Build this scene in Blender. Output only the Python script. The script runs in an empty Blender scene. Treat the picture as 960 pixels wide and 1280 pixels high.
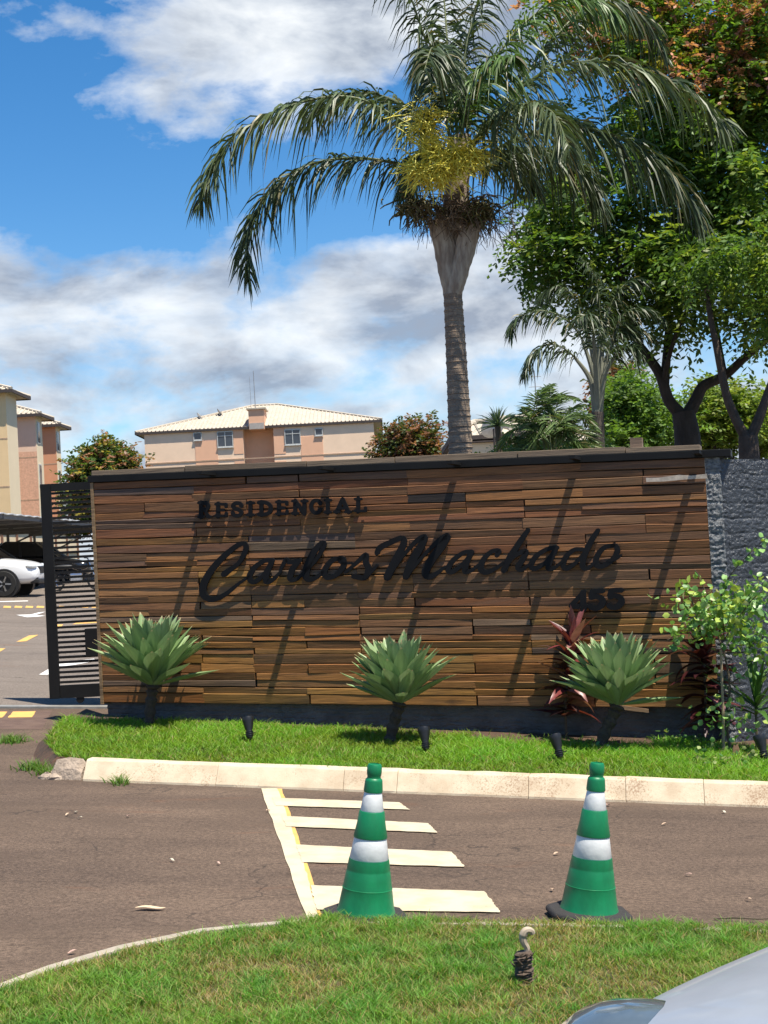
import bpy, math, random
import numpy as np
from mathutils import Vector, Matrix, Quaternion
random.seed(7); rng = np.random.default_rng(7)
S = bpy.context.scene
COL = S.collection
R = math.radians
# ------------------------------------------------------------------ camera
FPX, CX, CY = 1750.0, 480.0, 640.0          # focal length and centre in photo pixels (960 x 1280)
CAM = Vector((0, 0, 1.8)); PITCH = math.atan(50/1750.0); ROLL = 0.053
_R0 = Vector((1, 0, 0)); _U0 = Vector((0, -math.sin(PITCH), math.cos(PITCH))); FW = Vector((0, math.cos(PITCH), math.sin(PITCH)))
RT = _R0*math.cos(ROLL) - _U0*math.sin(ROLL); UP = _R0*math.sin(ROLL) + _U0*math.cos(ROLL)
cd = bpy.data.cameras.new('camera'); cam = bpy.data.objects.new('camera', cd); COL.objects.link(cam)
cam.matrix_world = Matrix(((RT.x, UP.x, -FW.x, CAM.x), (RT.y, UP.y, -FW.y, CAM.y), (RT.z, UP.z, -FW.z, CAM.z), (0, 0, 0, 1)))
cd.sensor_fit = 'VERTICAL'; cd.sensor_height = 36; cd.lens = FPX*36/1280
cd.clip_start = 0.05; cd.clip_end = 6000
S.camera = cam
# ------------------------------------------------------------------ exposure
S.view_settings.view_transform = 'Standard'; S.view_settings.look = 'None'
S.view_settings.exposure = 0.72; S.view_settings.gamma = 1
# ------------------------------------------------------------------ sun and sky
SUNDIR = Vector((-0.292, 0.262, -1.0)).normalized()
sl = bpy.data.lights.new('sun', 'SUN'); sl.energy = 5.0; sl.angle = R(0.5); sl.color = (1.0, 0.93, 0.81)
so = bpy.data.objects.new('sun', sl); COL.objects.link(so); so.location = (0, 0, 30)
so.rotation_euler = SUNDIR.to_track_quat('-Z', 'Y').to_euler()
W = bpy.data.worlds.new('World'); S.world = W; W.use_nodes = True

class NT:
    def __init__(s, tree): s.t = tree; s.n = tree.nodes; s.l = tree.links
    def node(s, typ, **kw):
        n = s.n.new(typ)
        for k, v in kw.items(): setattr(n, k, v)
        return n
    def put(s, sock, v):
        if hasattr(v, 'is_output') or isinstance(v, bpy.types.NodeSocket): s.l.new(v, sock)
        elif v is not None:
            try: sock.default_value = v
            except Exception: sock.default_value = (*v, 1.0)
    def m(s, op, a, b=None, c=None, clamp=False):
        n = s.node('ShaderNodeMath', operation=op, use_clamp=clamp)
        s.put(n.inputs[0], a)
        if b is not None: s.put(n.inputs[1], b)
        if c is not None: s.put(n.inputs[2], c)
        return n.outputs[0]
    def ramp(s, f, stops, interp='LINEAR'):
        n = s.node('ShaderNodeValToRGB'); n.color_ramp.interpolation = interp
        e = n.color_ramp.elements
        while len(e) < len(stops): e.new(0.5)
        for i, (p, c) in enumerate(stops): e[i].position = p; e[i].color = (*c, 1) if len(c) == 3 else c
        s.put(n.inputs[0], f); return n.outputs[0]
    def mix(s, f, a, b, typ='MIX'):
        n = s.node('ShaderNodeMix', data_type='RGBA', blend_type=typ)
        s.put(n.inputs[0], f); s.put(n.inputs[6], a if not isinstance(a, tuple) else (*a, 1)[:4]); s.put(n.inputs[7], b if not isinstance(b, tuple) else (*b, 1)[:4])
        return n.outputs[2]
    def noise(s, vec, scale, detail=4, rough=0.55, dist=0.0):
        n = s.node('ShaderNodeTexNoise'); n.inputs['Scale'].default_value = scale; n.inputs['Detail'].default_value = detail
        n.inputs['Roughness'].default_value = rough; n.inputs['Distortion'].default_value = dist
        if vec is not None: s.l.new(vec, n.inputs['Vector'])
        return n.outputs[0]
    def mapping(s, vec, scale=(1, 1, 1), loc=(0, 0, 0)):
        n = s.node('ShaderNodeMapping'); n.inputs['Scale'].default_value = scale; n.inputs['Location'].default_value = loc
        s.l.new(vec, n.inputs['Vector']); return n.outputs[0]

def build_world():
    t = NT(W.node_tree); t.n.clear()
    out = t.node('ShaderNodeOutputWorld')
    sky = t.node('ShaderNodeTexSky', sky_type='NISHITA'); sky.sun_disc = False
    sky.sun_elevation = math.asin(-SUNDIR.z); sky.sun_rotation = math.atan2(-SUNDIR.x, -SUNDIR.y)
    sky.altitude = 600; sky.air_density = 1.0; sky.dust_density = 0.3; sky.ozone_density = 2.2
    hs = t.node('ShaderNodeHueSaturation'); hs.inputs['Saturation'].default_value = 1.36; hs.inputs['Value'].default_value = 1.0
    t.l.new(sky.outputs[0], hs.inputs['Color'])
    b1 = t.node('ShaderNodeBackground'); t.l.new(hs.outputs[0], b1.inputs[0]); b1.inputs[1].default_value = 0.098
    tc = t.node('ShaderNodeTexCoord'); sep = t.node('ShaderNodeSeparateXYZ'); t.l.new(tc.outputs['Generated'], sep.inputs[0])
    x, y, z = sep.outputs
    az = t.m('ARCTAN2', x, y); el = t.m('ARCSINE', z)
    cmb = t.node('ShaderNodeCombineXYZ'); t.put(cmb.inputs[0], az); t.put(cmb.inputs[1], t.m('MULTIPLY', el, 1.75)); t.put(cmb.inputs[2], 0.37)
    v = cmb.outputs[0]
    n1 = t.noise(v, 6.5, 8, 0.56, 0.25)
    n2 = t.noise(t.mapping(v, (1, 1, 1), (3.1, 1.7, 0.4)), 17.0, 6, 0.6, 0.2)
    # cloud cover: thick low bank near the horizon, a big cumulus high up, open blue between
    bank = t.m('MULTIPLY', t.m('SUBTRACT', 0.192, el), 2.0)
    bank = t.m('MINIMUM', t.m('MAXIMUM', bank, -0.13), 0.24)
    cov = bank
    for (a0, e0, sa, se, amp) in CLOUDS:
        da = t.m('DIVIDE', t.m('SUBTRACT', az, a0), sa); de = t.m('DIVIDE', t.m('SUBTRACT', el, e0), se)
        g = t.m('EXPONENT', t.m('MULTIPLY', t.m('ADD', t.m('MULTIPLY', da, da), t.m('MULTIPLY', de, de)), -1.0))
        cov = t.m('ADD', cov, t.m('MULTIPLY', g, amp))
    den = t.m('ADD', t.m('ADD', n1, t.m('MULTIPLY', t.m('SUBTRACT', n2, 0.5), 0.40)), cov)
    mask = t.ramp(den, [(0.48, (0, 0, 0)), (0.56, (.40, .40, .40)), (0.64, (.85,)*3), (0.74, (1, 1, 1))])
    # shading: bright edges and tops, grey bellies
    n3 = t.noise(t.mapping(v, (1, 1.25, 1), (7.3, 2.2, 0.9)), 9.0, 6, 0.55, 0.3)
    thick = t.m('ADD', t.m('MULTIPLY', den, 0.45), t.m('MULTIPLY', n3, 0.85))
    colr = t.ramp(thick, [(0.60, (0.62, 0.64, 0.655)), (0.71, (0.45, 0.485, 0.53)), (0.85, (0.22, 0.258, 0.325))])
    b2 = t.node('ShaderNodeBackground'); t.l.new(colr, b2.inputs[0]); b2.inputs[1].default_value = 1.0
    mx = t.node('ShaderNodeMixShader'); t.l.new(mask, mx.inputs[0]); t.l.new(b1.outputs[0], mx.inputs[1]); t.l.new(b2.outputs[0], mx.inputs[2])
    t.l.new(mx.outputs[0], out.inputs[0])
# the large clouds of the day: (azimuth, elevation, half width, half height, weight)
CLOUDS = [(-0.075, 0.375, 0.14, 0.062, 0.42), (-0.30, 0.36, 0.06, 0.07, -0.3), (0.13, 0.40, 0.16, 0.07, 0.22), (-0.02, 0.185, 0.13, 0.045, 0.16),
          (-0.30, 0.20, 0.045, 0.03, 0.22), (-0.20, 0.275, 0.10, 0.05, -0.10), (-0.13, 0.215, 0.09, 0.022, 0.03), (0.26, 0.385, 0.05, 0.035, -0.30), (0.10, 0.19, 0.10, 0.06, 0.12)]
build_world()

# ------------------------------------------------------------------ geometry helpers
def g(x, y):
    """height of the terrain: falls to the right, the parking lot climbs gently"""
    return -0.055*min(max(x, -16.0), 10.0) + 0.017*min(max(y-15.5, 0.0), 45.0)
def ray(px, py): return (FW + RT*((px-CX)/FPX) - UP*((py-CY)/FPX))
def at(px, py, Y):
    """point of the photo's line of sight at forward distance Y"""
    d = ray(px, py); return CAM + d*(Y/d.y)
def gr(px, py, off=0.0):
    """point of the line of sight on the terrain (plus off)"""
    d = ray(px, py); Y = 10.0
    for _ in range(60):
        P = CAM + d*(Y/d.y)
        h = g(P.x, P.y)+off
        t = (h-CAM.z)/d.z if d.z < 0 else 60
        Y = 0.5*Y + 0.5*min(max(t*d.y, 0.5), 400)
    P = CAM + d*(Y/d.y); return Vector((P.x, P.y, g(P.x, P.y)+off))

def np_mesh(name, V, F, col=None, smooth=False):
    me = bpy.data.meshes.new(name); V = np.asarray(V, dtype=np.float32); F = np.asarray(F, dtype=np.int32)
    k = F.shape[1]
    me.vertices.add(len(V)); me.vertices.foreach_set('co', V.ravel())
    me.loops.add(F.size); me.loops.foreach_set('vertex_index', F.ravel())
    me.polygons.add(len(F)); me.polygons.foreach_set('loop_start', np.arange(0, F.size, k, dtype=np.int32))
    if smooth: me.polygons.foreach_set('use_smooth', np.ones(len(F), dtype=bool))
    if col is not None:
        a = me.color_attributes.new('Col', 'FLOAT_COLOR', 'POINT')
        c4 = np.ones((len(V), 4), dtype=np.float32); c4[:, :3] = col; a.data.foreach_set('color', c4.ravel())
    me.update(calc_edges=True); return me

class MB:
    def __init__(s): s.v = []; s.f = []
    def add(s, vs, fs):
        b = len(s.v); s.v += [tuple(v) for v in vs]; s.f += [tuple(i+b for i in f) for f in fs]; return s
    def box(s, c, size, rz=0.0, M=None):
        hx, hy, hz = size[0]/2, size[1]/2, size[2]/2; cs, sn = math.cos(rz), math.sin(rz); vs = []
        for dz in (-hz, hz):
            for dx, dy in ((-hx, -hy), (hx, -hy), (hx, hy), (-hx, hy)):
                p = Vector((dx, dy, dz))
                p = (M @ p) if M else Vector((dx*cs-dy*sn, dx*sn+dy*cs, dz))
                vs.append(Vector(c)+p)
        return s.add(vs, [(3, 2, 1, 0), (4, 5, 6, 7), (0, 1, 5, 4), (1, 2, 6, 5), (2, 3, 7, 6), (3, 0, 4, 7)])
    def hexa(s, p8): return s.add(p8, [(3, 2, 1, 0), (4, 5, 6, 7), (0, 1, 5, 4), (1, 2, 6, 5), (2, 3, 7, 6), (3, 0, 4, 7)])
    def bar(s, a, b, w, h=None):
        a, b = Vector(a), Vector(b); h = h or w; d = b-a; q = d.to_track_quat('Z', 'Y').to_matrix()
        return s.box((a+b)/2, (w, h, d.length), M=q)
    def tube(s, pts, rad, n=8, cap=True):
        pts = [Vector(p) for p in pts]; m = len(pts)
        rad = [rad]*m if not hasattr(rad, '__len__') else list(rad)
        vs = []; prev = None
        for i, p in enumerate(pts):
            d = (pts[min(i+1, m-1)]-pts[max(i-1, 0)])
            d = d.normalized() if d.length > 1e-9 else Vector((0, 0, 1))
            if prev is None:
                u = d.cross(Vector((0.31, 0.95, 0.05))); u = u if u.length > 1e-3 else d.cross(Vector((1, 0, 0)))
            else: u = prev - d*prev.dot(d)
            u.normalize(); prev = u; w = d.cross(u)
            for k in range(n):
                a = 2*math.pi*k/n; vs.append(p+u*(rad[i]*math.cos(a))+w*(rad[i]*math.sin(a)))
        fs = [(i*n+k, i*n+(k+1) % n, (i+1)*n+(k+1) % n, (i+1)*n+k) for i in range(m-1) for k in range(n)]
        if cap: fs += [tuple(range(n-1, -1, -1)), tuple((m-1)*n+k for k in range(n))]
        return s.add(vs, fs)
    def lathe(s, prof, n=24, c=(0, 0, 0), M=None, cap=True):
        c = Vector(c); vs = []
        for r, z in prof:
            for k in range(n):
                a = 2*math.pi*k/n; p = Vector((r*math.cos(a), r*math.sin(a), z)); vs.append(c+(M @ p if M else p))
        m = len(prof); fs = [(i*n+k, i*n+(k+1) % n, (i+1)*n+(k+1) % n, (i+1)*n+k) for i in range(m-1) for k in range(n)]
        if cap: fs += [tuple(range(n-1, -1, -1)), tuple((m-1)*n+k for k in range(n))]
        return s.add(vs, fs)
    def ball(s, c, r, n=14, m=8):
        r = (r, r, r) if not hasattr(r, '__len__') else r
        prof = [(math.sin(math.pi*i/m), -math.cos(math.pi*i/m)) for i in range(m+1)]
        prof[0] = (1e-3, -1); prof[-1] = (1e-3, 1)
        return s.lathe(prof, n, c, Matrix.Diagonal(Vector(r)))
    def prism(s, poly, ext):
        """poly: list of 3d points, extruded along the vector ext"""
        n = len(poly); ext = Vector(ext); vs = [Vector(p) for p in poly]+[Vector(p)+ext for p in poly]
        return s.add(vs, [tuple(range(n)), tuple(range(2*n-1, n-1, -1))]+[(i, i+n, (i+1) % n+n, (i+1) % n) for i in range(n)])
    def loft(s, rings, cap=True):
        n = len(rings[0]); vs = [p for r in rings for p in r]
        fs = [(i*n+k, i*n+(k+1) % n, (i+1)*n+(k+1) % n, (i+1)*n+k) for i in range(len(rings)-1) for k in range(n)]
        if cap: fs += [tuple(range(n-1, -1, -1)), tuple((len(rings)-1)*n+k for k in range(n))]
        return s.add(vs, fs)
    def mesh(s, name, smooth=False, origin=None):
        me = bpy.data.meshes.new(name)
        v = s.v if origin is None else [(p[0]-origin[0], p[1]-origin[1], p[2]-origin[2]) for p in s.v]
        me.from_pydata(v, [], s.f)
        if smooth: me.polygons.foreach_set('use_smooth', [True]*len(me.polygons))
        import bmesh
        bm = bmesh.new(); bm.from_mesh(me); bmesh.ops.recalc_face_normals(bm, faces=bm.faces); bm.to_mesh(me); bm.free()
        if smooth: me.set_sharp_from_angle(angle=R(38))
        me.update(); return me
    def build(s, name, mt, parent=None, smooth=False, world=False, **tags):
        org = None
        if world and parent is not None:
            p = parent
            while p.parent: p = p.parent
            org = p.location
        return mk(name, s.mesh(name, smooth, org), mt, parent, **tags)

def mk(name, me, mt=None, parent=None, label=None, cat=None, group=None, kind=None, loc=None):
    o = bpy.data.objects.new(name, me); COL.objects.link(o)
    if mt is not None and me is not None and not me.materials: me.materials.append(mt)
    if parent is not None: o.parent = parent
    if loc is not None: o.location = loc
    return tag(o, label, cat, group, kind)
def tag(o, label=None, cat=None, group=None, kind=None):
    if label: o['label'] = label
    if cat: o['category'] = cat
    if group: o['group'] = group
    if kind: o['kind'] = kind
    return o
def thing(name, label, cat, loc=(0, 0, 0), rz=0.0, group=None):
    o = bpy.data.objects.new(name, None); COL.objects.link(o); o.location = loc; o.rotation_euler = (0, 0, rz)
    o.empty_display_size = 0.2
    return tag(o, label, cat, group)
def copy_tree(o, parent=None):
    c = o.copy(); COL.objects.link(c); c.parent = parent
    for ch in [k for k in bpy.data.objects if k.parent == o]: copy_tree(ch, c)
    return c
def bevel(o, w=0.006, seg=2):
    m = o.modifiers.new('bevel', 'BEVEL'); m.width = w; m.segments = seg; m.limit_method = 'ANGLE'; return o
def subsurf(o, n=2):
    m = o.modifiers.new('subsurf', 'SUBSURF'); m.levels = n; m.render_levels = n; return o
def catmull(P, n=12):
    P = [Vector(p) for p in P]; Q = [P[0]*2-P[1]]+P+[P[-1]*2-P[-2]]; out = []
    for i in range(1, len(Q)-2):
        for k in range(n):
            t = k/n; a, b, c, d = Q[i-1], Q[i], Q[i+1], Q[i+2]
            out.append(0.5*((2*b)+(c-a)*t+(2*a-5*b+4*c-d)*t*t+(3*b-a-3*c+d)*t**3))
    out.append(P[-1]); return out

# ------------------------------------------------------------------ materials
MAT = {}
def mat(name, col=(.5, .5, .5), rough=.7, metal=0.0, var=0.25, scale=8.0, bump=0.0, bscale=60.0, spec=0.5, coord='Object', trans=0.0, stretch=(1, 1, 1), col2=None, coat=0.0, vcol=False, ocol=False):
    if name in MAT: return MAT[name]
    m = bpy.data.materials.new(name); m.use_nodes = True; t = NT(m.node_tree); t.n.clear()
    out = t.node('ShaderNodeOutputMaterial'); b = t.node('ShaderNodeBsdfPrincipled')
    b.inputs['Roughness'].default_value = rough; b.inputs['Metallic'].default_value = metal
    b.inputs['Specular IOR Level'].default_value = spec; b.inputs['Coat Weight'].default_value = coat; b.inputs['Coat Roughness'].default_value = 0.06
    tc = t.node('ShaderNodeTexCoord'); v = t.mapping(tc.outputs[coord], stretch)
    if vcol: base = t.node('ShaderNodeAttribute', attribute_name='Col').outputs['Color']
    elif ocol: base = t.node('ShaderNodeObjectInfo').outputs['Color']
    else: base = (*col, 1)
    n = t.noise(v, scale, 6, 0.6)
    if col2 is not None:
        c = t.mix(t.ramp(n, [(0.38, (0, 0, 0)), (0.62, (1, 1, 1))]), base, (*col2, 1))
    else:
        f = t.ramp(n, [(0.25, (1-var,)*3), (0.75, (1+var*.6,)*3)])
        c = t.mix(1.0, base, f, 'MULTIPLY')
    t.l.new(c, b.inputs['Base Color'])
    if bump > 0:
        bn = t.node('ShaderNodeBump'); bn.inputs['Strength'].default_value = min(bump, 1); bn.inputs['Distance'].default_value = 0.02
        t.l.new(t.noise(v, bscale, 5, 0.65), bn.inputs['Height']); t.l.new(bn.outputs[0], b.inputs['Normal'])
    sh = b.outputs[0]
    if trans > 0:
        tl = t.node('ShaderNodeBsdfTranslucent'); t.l.new(t.mix(1.0, c, (1.3, 1.35, .6, 1), 'MULTIPLY'), tl.inputs[0])
        ms = t.node('ShaderNodeMixShader'); ms.inputs[0].default_value = trans; t.l.new(sh, ms.inputs[1]); t.l.new(tl.outputs[0], ms.inputs[2]); sh = ms.outputs[0]
    t.l.new(sh, out.inputs[0]); MAT[name] = m; return m
# ------------------------------------------------------------------ ground, roads, kerb, lawns
def asphalt(name, c1, c2, streak=0.5):
    m = bpy.data.materials.new(name); m.use_nodes = True; t = NT(m.node_tree); t.n.clear()
    out = t.node('ShaderNodeOutputMaterial'); b = t.node('ShaderNodeBsdfPrincipled'); b.inputs['Roughness'].default_value = .88
    b.inputs['Specular IOR Level'].default_value = .25
    tc = t.node('ShaderNodeTexCoord'); v = tc.outputs['Object']
    big = t.noise(t.mapping(v, (.5, 1.1, 1)), 1.1, 5, .6, .6)
    c = t.mix(t.ramp(big, [(.35, (0, 0, 0)), (.68, (1, 1, 1))]), (*c1, 1), (*c2, 1))
    # dark tyre scuffs running along the lane, and pale grit
    sc = t.noise(t.mapping(v, (.55, 6.0, 1)), 1.6, 6, .65, .4)
    c = t.mix(t.ramp(sc, [(.57, (0, 0, 0)), (.72, (streak,)*3)]), c, tuple(x*.45 for x in c1)+(1,))
    fine = t.noise(v, 210, 2, .7)
    c = t.mix(1.0, c, t.ramp(fine, [(.3, (.55,)*3), (.55, (1,)*3), (.75, (1.7,)*3)]), 'MULTIPLY')
    mid = t.noise(v, 46, 5, .75)
    c = t.mix(1.0, c, t.ramp(mid, [(.30, (.45,)*3), (.5, (1,)*3), (.72, (1.6,)*3)]), 'MULTIPLY')
    vo = t.node('ShaderNodeTexVoronoi'); vo.inputs['Scale'].default_value = 26; t.l.new(v, vo.inputs['Vector'])
    c = t.mix(t.ramp(vo.outputs[0], [(.03, (.8,)*3), (.06, (0, 0, 0))]), c, (.30, .25, .19, 1))
    red = t.noise(t.mapping(v, (.8, 2.5, 1), (4, 2, 0)), 1.0, 4, .6, .5)
    c = t.mix(t.ramp(red, [(.62, (0, 0, 0)), (.75, (.45,)*3)]), c, (.16, .07, .035, 1))
    pt = t.noise(t.mapping(v, (.7, 1.6, 1), (11, 3, 0)), .7, 3, .5, 1.0)
    c = t.mix(t.ramp(pt, [(.55, (0, 0, 0)), (.62, (.4,)*3)]), c, tuple(x*.62 for x in c1)+(1,))
    wv = t.node('ShaderNodeVectorMath', operation='ADD'); t.l.new(v, wv.inputs[0])
    nz = t.node('ShaderNodeTexNoise'); nz.inputs['Scale'].default_value = 2.2; nz.inputs['Detail'].default_value = 5; t.l.new(v, nz.inputs['Vector']); t.l.new(nz.outputs['Color'], wv.inputs[1])
    ck = t.node('ShaderNodeTexVoronoi', feature='DISTANCE_TO_EDGE'); ck.inputs['Scale'].default_value = .55; t.l.new(wv.outputs[0], ck.inputs['Vector'])
    cm = t.m('MULTIPLY', t.ramp(ck.outputs[0], [(.002, (.75,)*3), (.006, (0, 0, 0))]), t.ramp(t.noise(v, .9, 3), [(.45, (0, 0, 0)), (.55, (1, 1, 1))]))
    c = t.mix(cm, c, (.03, .024, .02, 1))
    t.l.new(c, b.inputs['Base Color'])
    bn = t.node('ShaderNodeBump'); bn.inputs['Strength'].default_value = .8; bn.inputs['Distance'].default_value = .006
    t.l.new(t.noise(v, 120, 4, .7), bn.inputs['Height']); t.l.new(bn.outputs[0], b.inputs['Normal'])
    t.l.new(b.outputs[0], out.inputs[0]); return m
A_ROAD = asphalt('asphalt_brown', (.148, .103, .073), (.096, .067, .049))
A_LOT = asphalt('asphalt_grey', (.20, .165, .135), (.165, .136, .112), .25)
SOIL = mat('red_soil', (.10, .052, .03), .95, var=.5, scale=9, bump=.8, bscale=40, col2=(.06, .038, .024))
def sheet(name, pts, mt, parent=None, off=0.0, **k):
    """flat polygon on the (locally planar) terrain"""
    b = MB(); b.add([(p[0], p[1], g(p[0], p[1])+off) for p in pts], [tuple(range(len(pts)))])
    return b.build(name, mt, parent, **k)
gx = [-1500, -16, 10, 1500]; gy = [-60, 15.5, 60.5, 1500]
b = MB()
b.add([(x, y, g(x, y)) for y in gy for x in gx], [(j*4+i, j*4+i+1, j*4+i+5, j*4+i+4) for j in range(3) for i in range(3)])
b.build('ground', mat('ground_soil', (.075, .055, .035), .95, var=.4, scale=.6, bump=.6, bscale=9, col2=(.05, .065, .025)), kind='structure')

# kerb line of the planted verge (bottom of the kerb's face), from the photo
KL = gr(122, 978); KR = gr(960, 1011)
kd = (KR-KL); kd.z = 0; KYAW = math.atan2(kd.y, kd.x); kd.normalize(); kn = Vector((-kd.y, kd.x, 0))      # kn points to the wall
def kpt(u, w, h=0.0):
    p = KL + kd*u + kn*w; return Vector((p.x, p.y, g(p.x, p.y)+h))
lane_far = [kpt(-0.9, -0.02), kpt(9, -0.02)]
near = [gr(*p) for p in ((-260, 1310), (-120, 1282), (0, 1240), (60, 1217), (150, 1191), (250, 1170), (330, 1162), (400, 1157), (480, 1159), (600, 1161), (720, 1163), (840, 1166), (960, 1170), (1100, 1176), (1500, 1190))]
RAIL_Y = gr(60, 886).y
road_pts = [(-15.9, near[0].y-1.2), *[(p.x, p.y) for p in near[:]], (9.9, near[-1].y), (9.9, kpt(9, 0).y), (kpt(9, 0).x, kpt(9, 0).y)] + [(kpt(.4, 0.1).x, kpt(.4, .1).y), (kpt(.4, 1.2).x, kpt(.4, 1.2).y), (-2.4, RAIL_Y-.02), (-15.9, RAIL_Y-.02)]
road = sheet('road', road_pts, A_ROAD, off=.004, kind='structure')
street = sheet('street', [(-15.9, -12), (9.9, -12), (9.9, 3.9), (-15.9, 3.9)], A_ROAD, off=.004, kind='structure')
b = MB(); xs = [-15.9, 9.9]; ys = [RAIL_Y+.12, 15.5, 60.4]
b.add([(x, y, g(x, y)+.004) for y in ys for x in xs], [(0, 1, 3, 2), (2, 3, 5, 4)])
lot = b.build('parking_lot', A_LOT, kind='structure')

PAINT = mat('road_paint', (.74, .62, .40), .8, var=.18, scale=35, bump=.4, bscale=150, col2=(.58, .47, .29))
YPAINT = mat('yellow_paint', (.75, .42, .10), .8, var=.3, scale=30, col2=(.62, .36, .12))
WPAINT = mat('white_paint', (.72, .70, .66), .8, var=.2, scale=30)
def worn_paint(name, c1, c2, under=(.12, .088, .065), w0=.36, w1=.45):
    m = bpy.data.materials.new(name); m.use_nodes = True; t = NT(m.node_tree); t.n.clear()
    out = t.node('ShaderNodeOutputMaterial'); b = t.node('ShaderNodeBsdfPrincipled'); b.inputs['Roughness'].default_value = .85; b.inputs['Specular IOR Level'].default_value = .25
    v = t.node('ShaderNodeTexCoord').outputs['Object']
    c = t.mix(t.ramp(t.noise(v, 6, 5, .6), [(.4, (0, 0, 0)), (.65, (1, 1, 1))]), (*c1, 1), (*c2, 1))
    big = t.noise(v, 2.5, 4, .6); spk = t.noise(v, 75, 4, .75)
    wear = t.ramp(t.m('ADD', t.m('MULTIPLY', big, .5), t.m('MULTIPLY', spk, .62)), [(w0, (.85,)*3), (w1, (0, 0, 0))])
    c = t.mix(wear, c, (*under, 1))
    t.l.new(c, b.inputs['Base Color']); bn = t.node('ShaderNodeBump'); bn.inputs['Strength'].default_value = .5; bn.inputs['Distance'].default_value = .004
    t.l.new(spk, bn.inputs['Height']); t.l.new(bn.outputs[0], b.inputs['Normal']); t.l.new(b.outputs[0], out.inputs[0]); return m
PAINT = worn_paint('worn_cream_paint', (.56, .485, .345), (.47, .395, .27))
YPAINT = worn_paint('worn_yellow_paint', (.70, .40, .11), (.58, .34, .12))
def ragged(pts, n=16, amp=.005):
    out = []
    for i in range(len(pts)):
        a, c = pts[i], pts[(i+1) % len(pts)]
        for k in range(n):
            p = a.lerp(c, k/n); out.append(p+Vector((random.uniform(-amp, amp), random.uniform(-amp, amp), 0)))
    return out
def mark(name, pix, mt, par, off=.008, n=16, amp=.005):
    return sheet(name, ragged([gr(*p) for p in pix], n, amp), mt, par, off)
mark('edge_line', [(341, 987), (352.5, 987), (394, 1112), (406, 1160), (389, 1160)], YPAINT, road, .007)
mark('edge_line', [(326, 987), (347, 987), (381, 1086), (402, 1162), (388, 1162)], PAINT, road, .010)
for q in ([(340, 999), (500, 1005), (512, 1014), (345, 1009)], [(352, 1022), (535, 1031), (547, 1043), (358, 1035)],
          [(370, 1058), (565, 1067), (581, 1086), (378, 1080)], [(388, 1109), (606, 1117), (626, 1143), (396, 1140)]):
    mark('hatch_stripe', q, PAINT, road, .012)
# parking-lot markings
def lotmark(name, pix, mt): return mark(name, pix, mt, lot, .009, 3, .004)
lotmark('yellow_dash', [(20, 803), (33, 802), (48, 794), (36, 795)], YPAINT)
lotmark('yellow_dash', [(-10, 815), (0, 815), (7, 811), (-3, 811)], YPAINT)
lotmark('yellow_dash', [(68, 784), (77, 784), (79, 781), (70, 781)], YPAINT)
lotmark('white_arrow', [(20, 769), (34, 772), (50, 771), (57, 770), (44, 769.3), (57, 765), (48, 766), (38, 768.6)], WPAINT)
lotmark('white_arrow', [(49, 844), (62, 844), (62, 836)], WPAINT)
lotmark('white_arrow', [(70, 829), (118, 824), (120, 827), (92, 832), (70, 834)], WPAINT)
lotmark('yellow_line', [(90, 781), (122, 779), (122, 777), (95, 779)], YPAINT)
for i in range(9):
    x0 = 4+i*14-(i*.2); y0 = 757.5+i*.9*.2
    lotmark('yellow_block', [(x0, 760), (x0+9.5, 760.4), (x0+10, 758), (x0+1, 757.6)], YPAINT)
lotmark('white_line', [(-5, 753), (35, 752), (35, 751), (-5, 752)], WPAINT)

# kerb: painted stones with a battered face
KM = worn_paint('kerb_paint', (.60, .505, .36), (.50, .395, .27), (.27, .155, .09), .41, .52)
kerb = thing('kerb', 'cream painted kerb', 'kerb'); del kerb['label']; del kerb['category']; kerb['kind'] = 'structure'
u = -0.13; segs = [1.09, 1.0, .41, .98, .7, .55, 1.0, 1.0, 1.0, 1.0]
for L in segs:
    b = MB(); n = max(2, int(L/.16)); rings = []
    for i in range(n+1):
        uu = u+.0012+(L-.0024)*i/n; j = lambda a: random.uniform(-a, a)
        rings.append([kpt(uu, 0+j(.004), -.05), kpt(uu, .012+j(.006), .02), kpt(uu, .095+j(.005), .150+j(.004)), kpt(uu, .115, .160+j(.003)), kpt(uu, .21+j(.006), .160+j(.004)), kpt(uu, .215, -.05)])
    b.loft(rings); o = b.build('kerb_stone', KM, kerb); bevel(o, .003, 1); u += L
b = MB()                                            # the broken corner stone
rings = []
for i, (uu, s) in enumerate(((-.42, .45), (-.39, .9), (-.30, 1.0), (-.20, .95), (-.16, .6))):
    rings.append([kpt(uu, .02, -.05), kpt(uu, .06, .09*s), kpt(uu, .12, .165*s), kpt(uu, .2, .155*s), kpt(uu, .24, -.05)])
b.loft(rings); b.build('kerb_stone', mat('broken_concrete', (.42, .33, .25), .95, var=.5, scale=14, bump=1, bscale=40), kerb, label='broken weathered end stone')
for i in range(5):
    p = kpt(-.36-.12*random.random(), random.uniform(.0, .3)); b = MB(); r = random.uniform(.03, .06)
    b.ball((0, 0, 0), (r*1.4, r, r*.7), 7, 5); b.v = [tuple(np.array(v)*random.uniform(.8, 1.2)) for v in b.v]
    o = b.build('rubble_stone', MAT['broken_concrete'], None, label='small broken kerb chunk beside the kerb end', cat='stone', group='rubble at the broken kerb end'); o.location = (p.x, p.y, p.z+r*.25)
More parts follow.
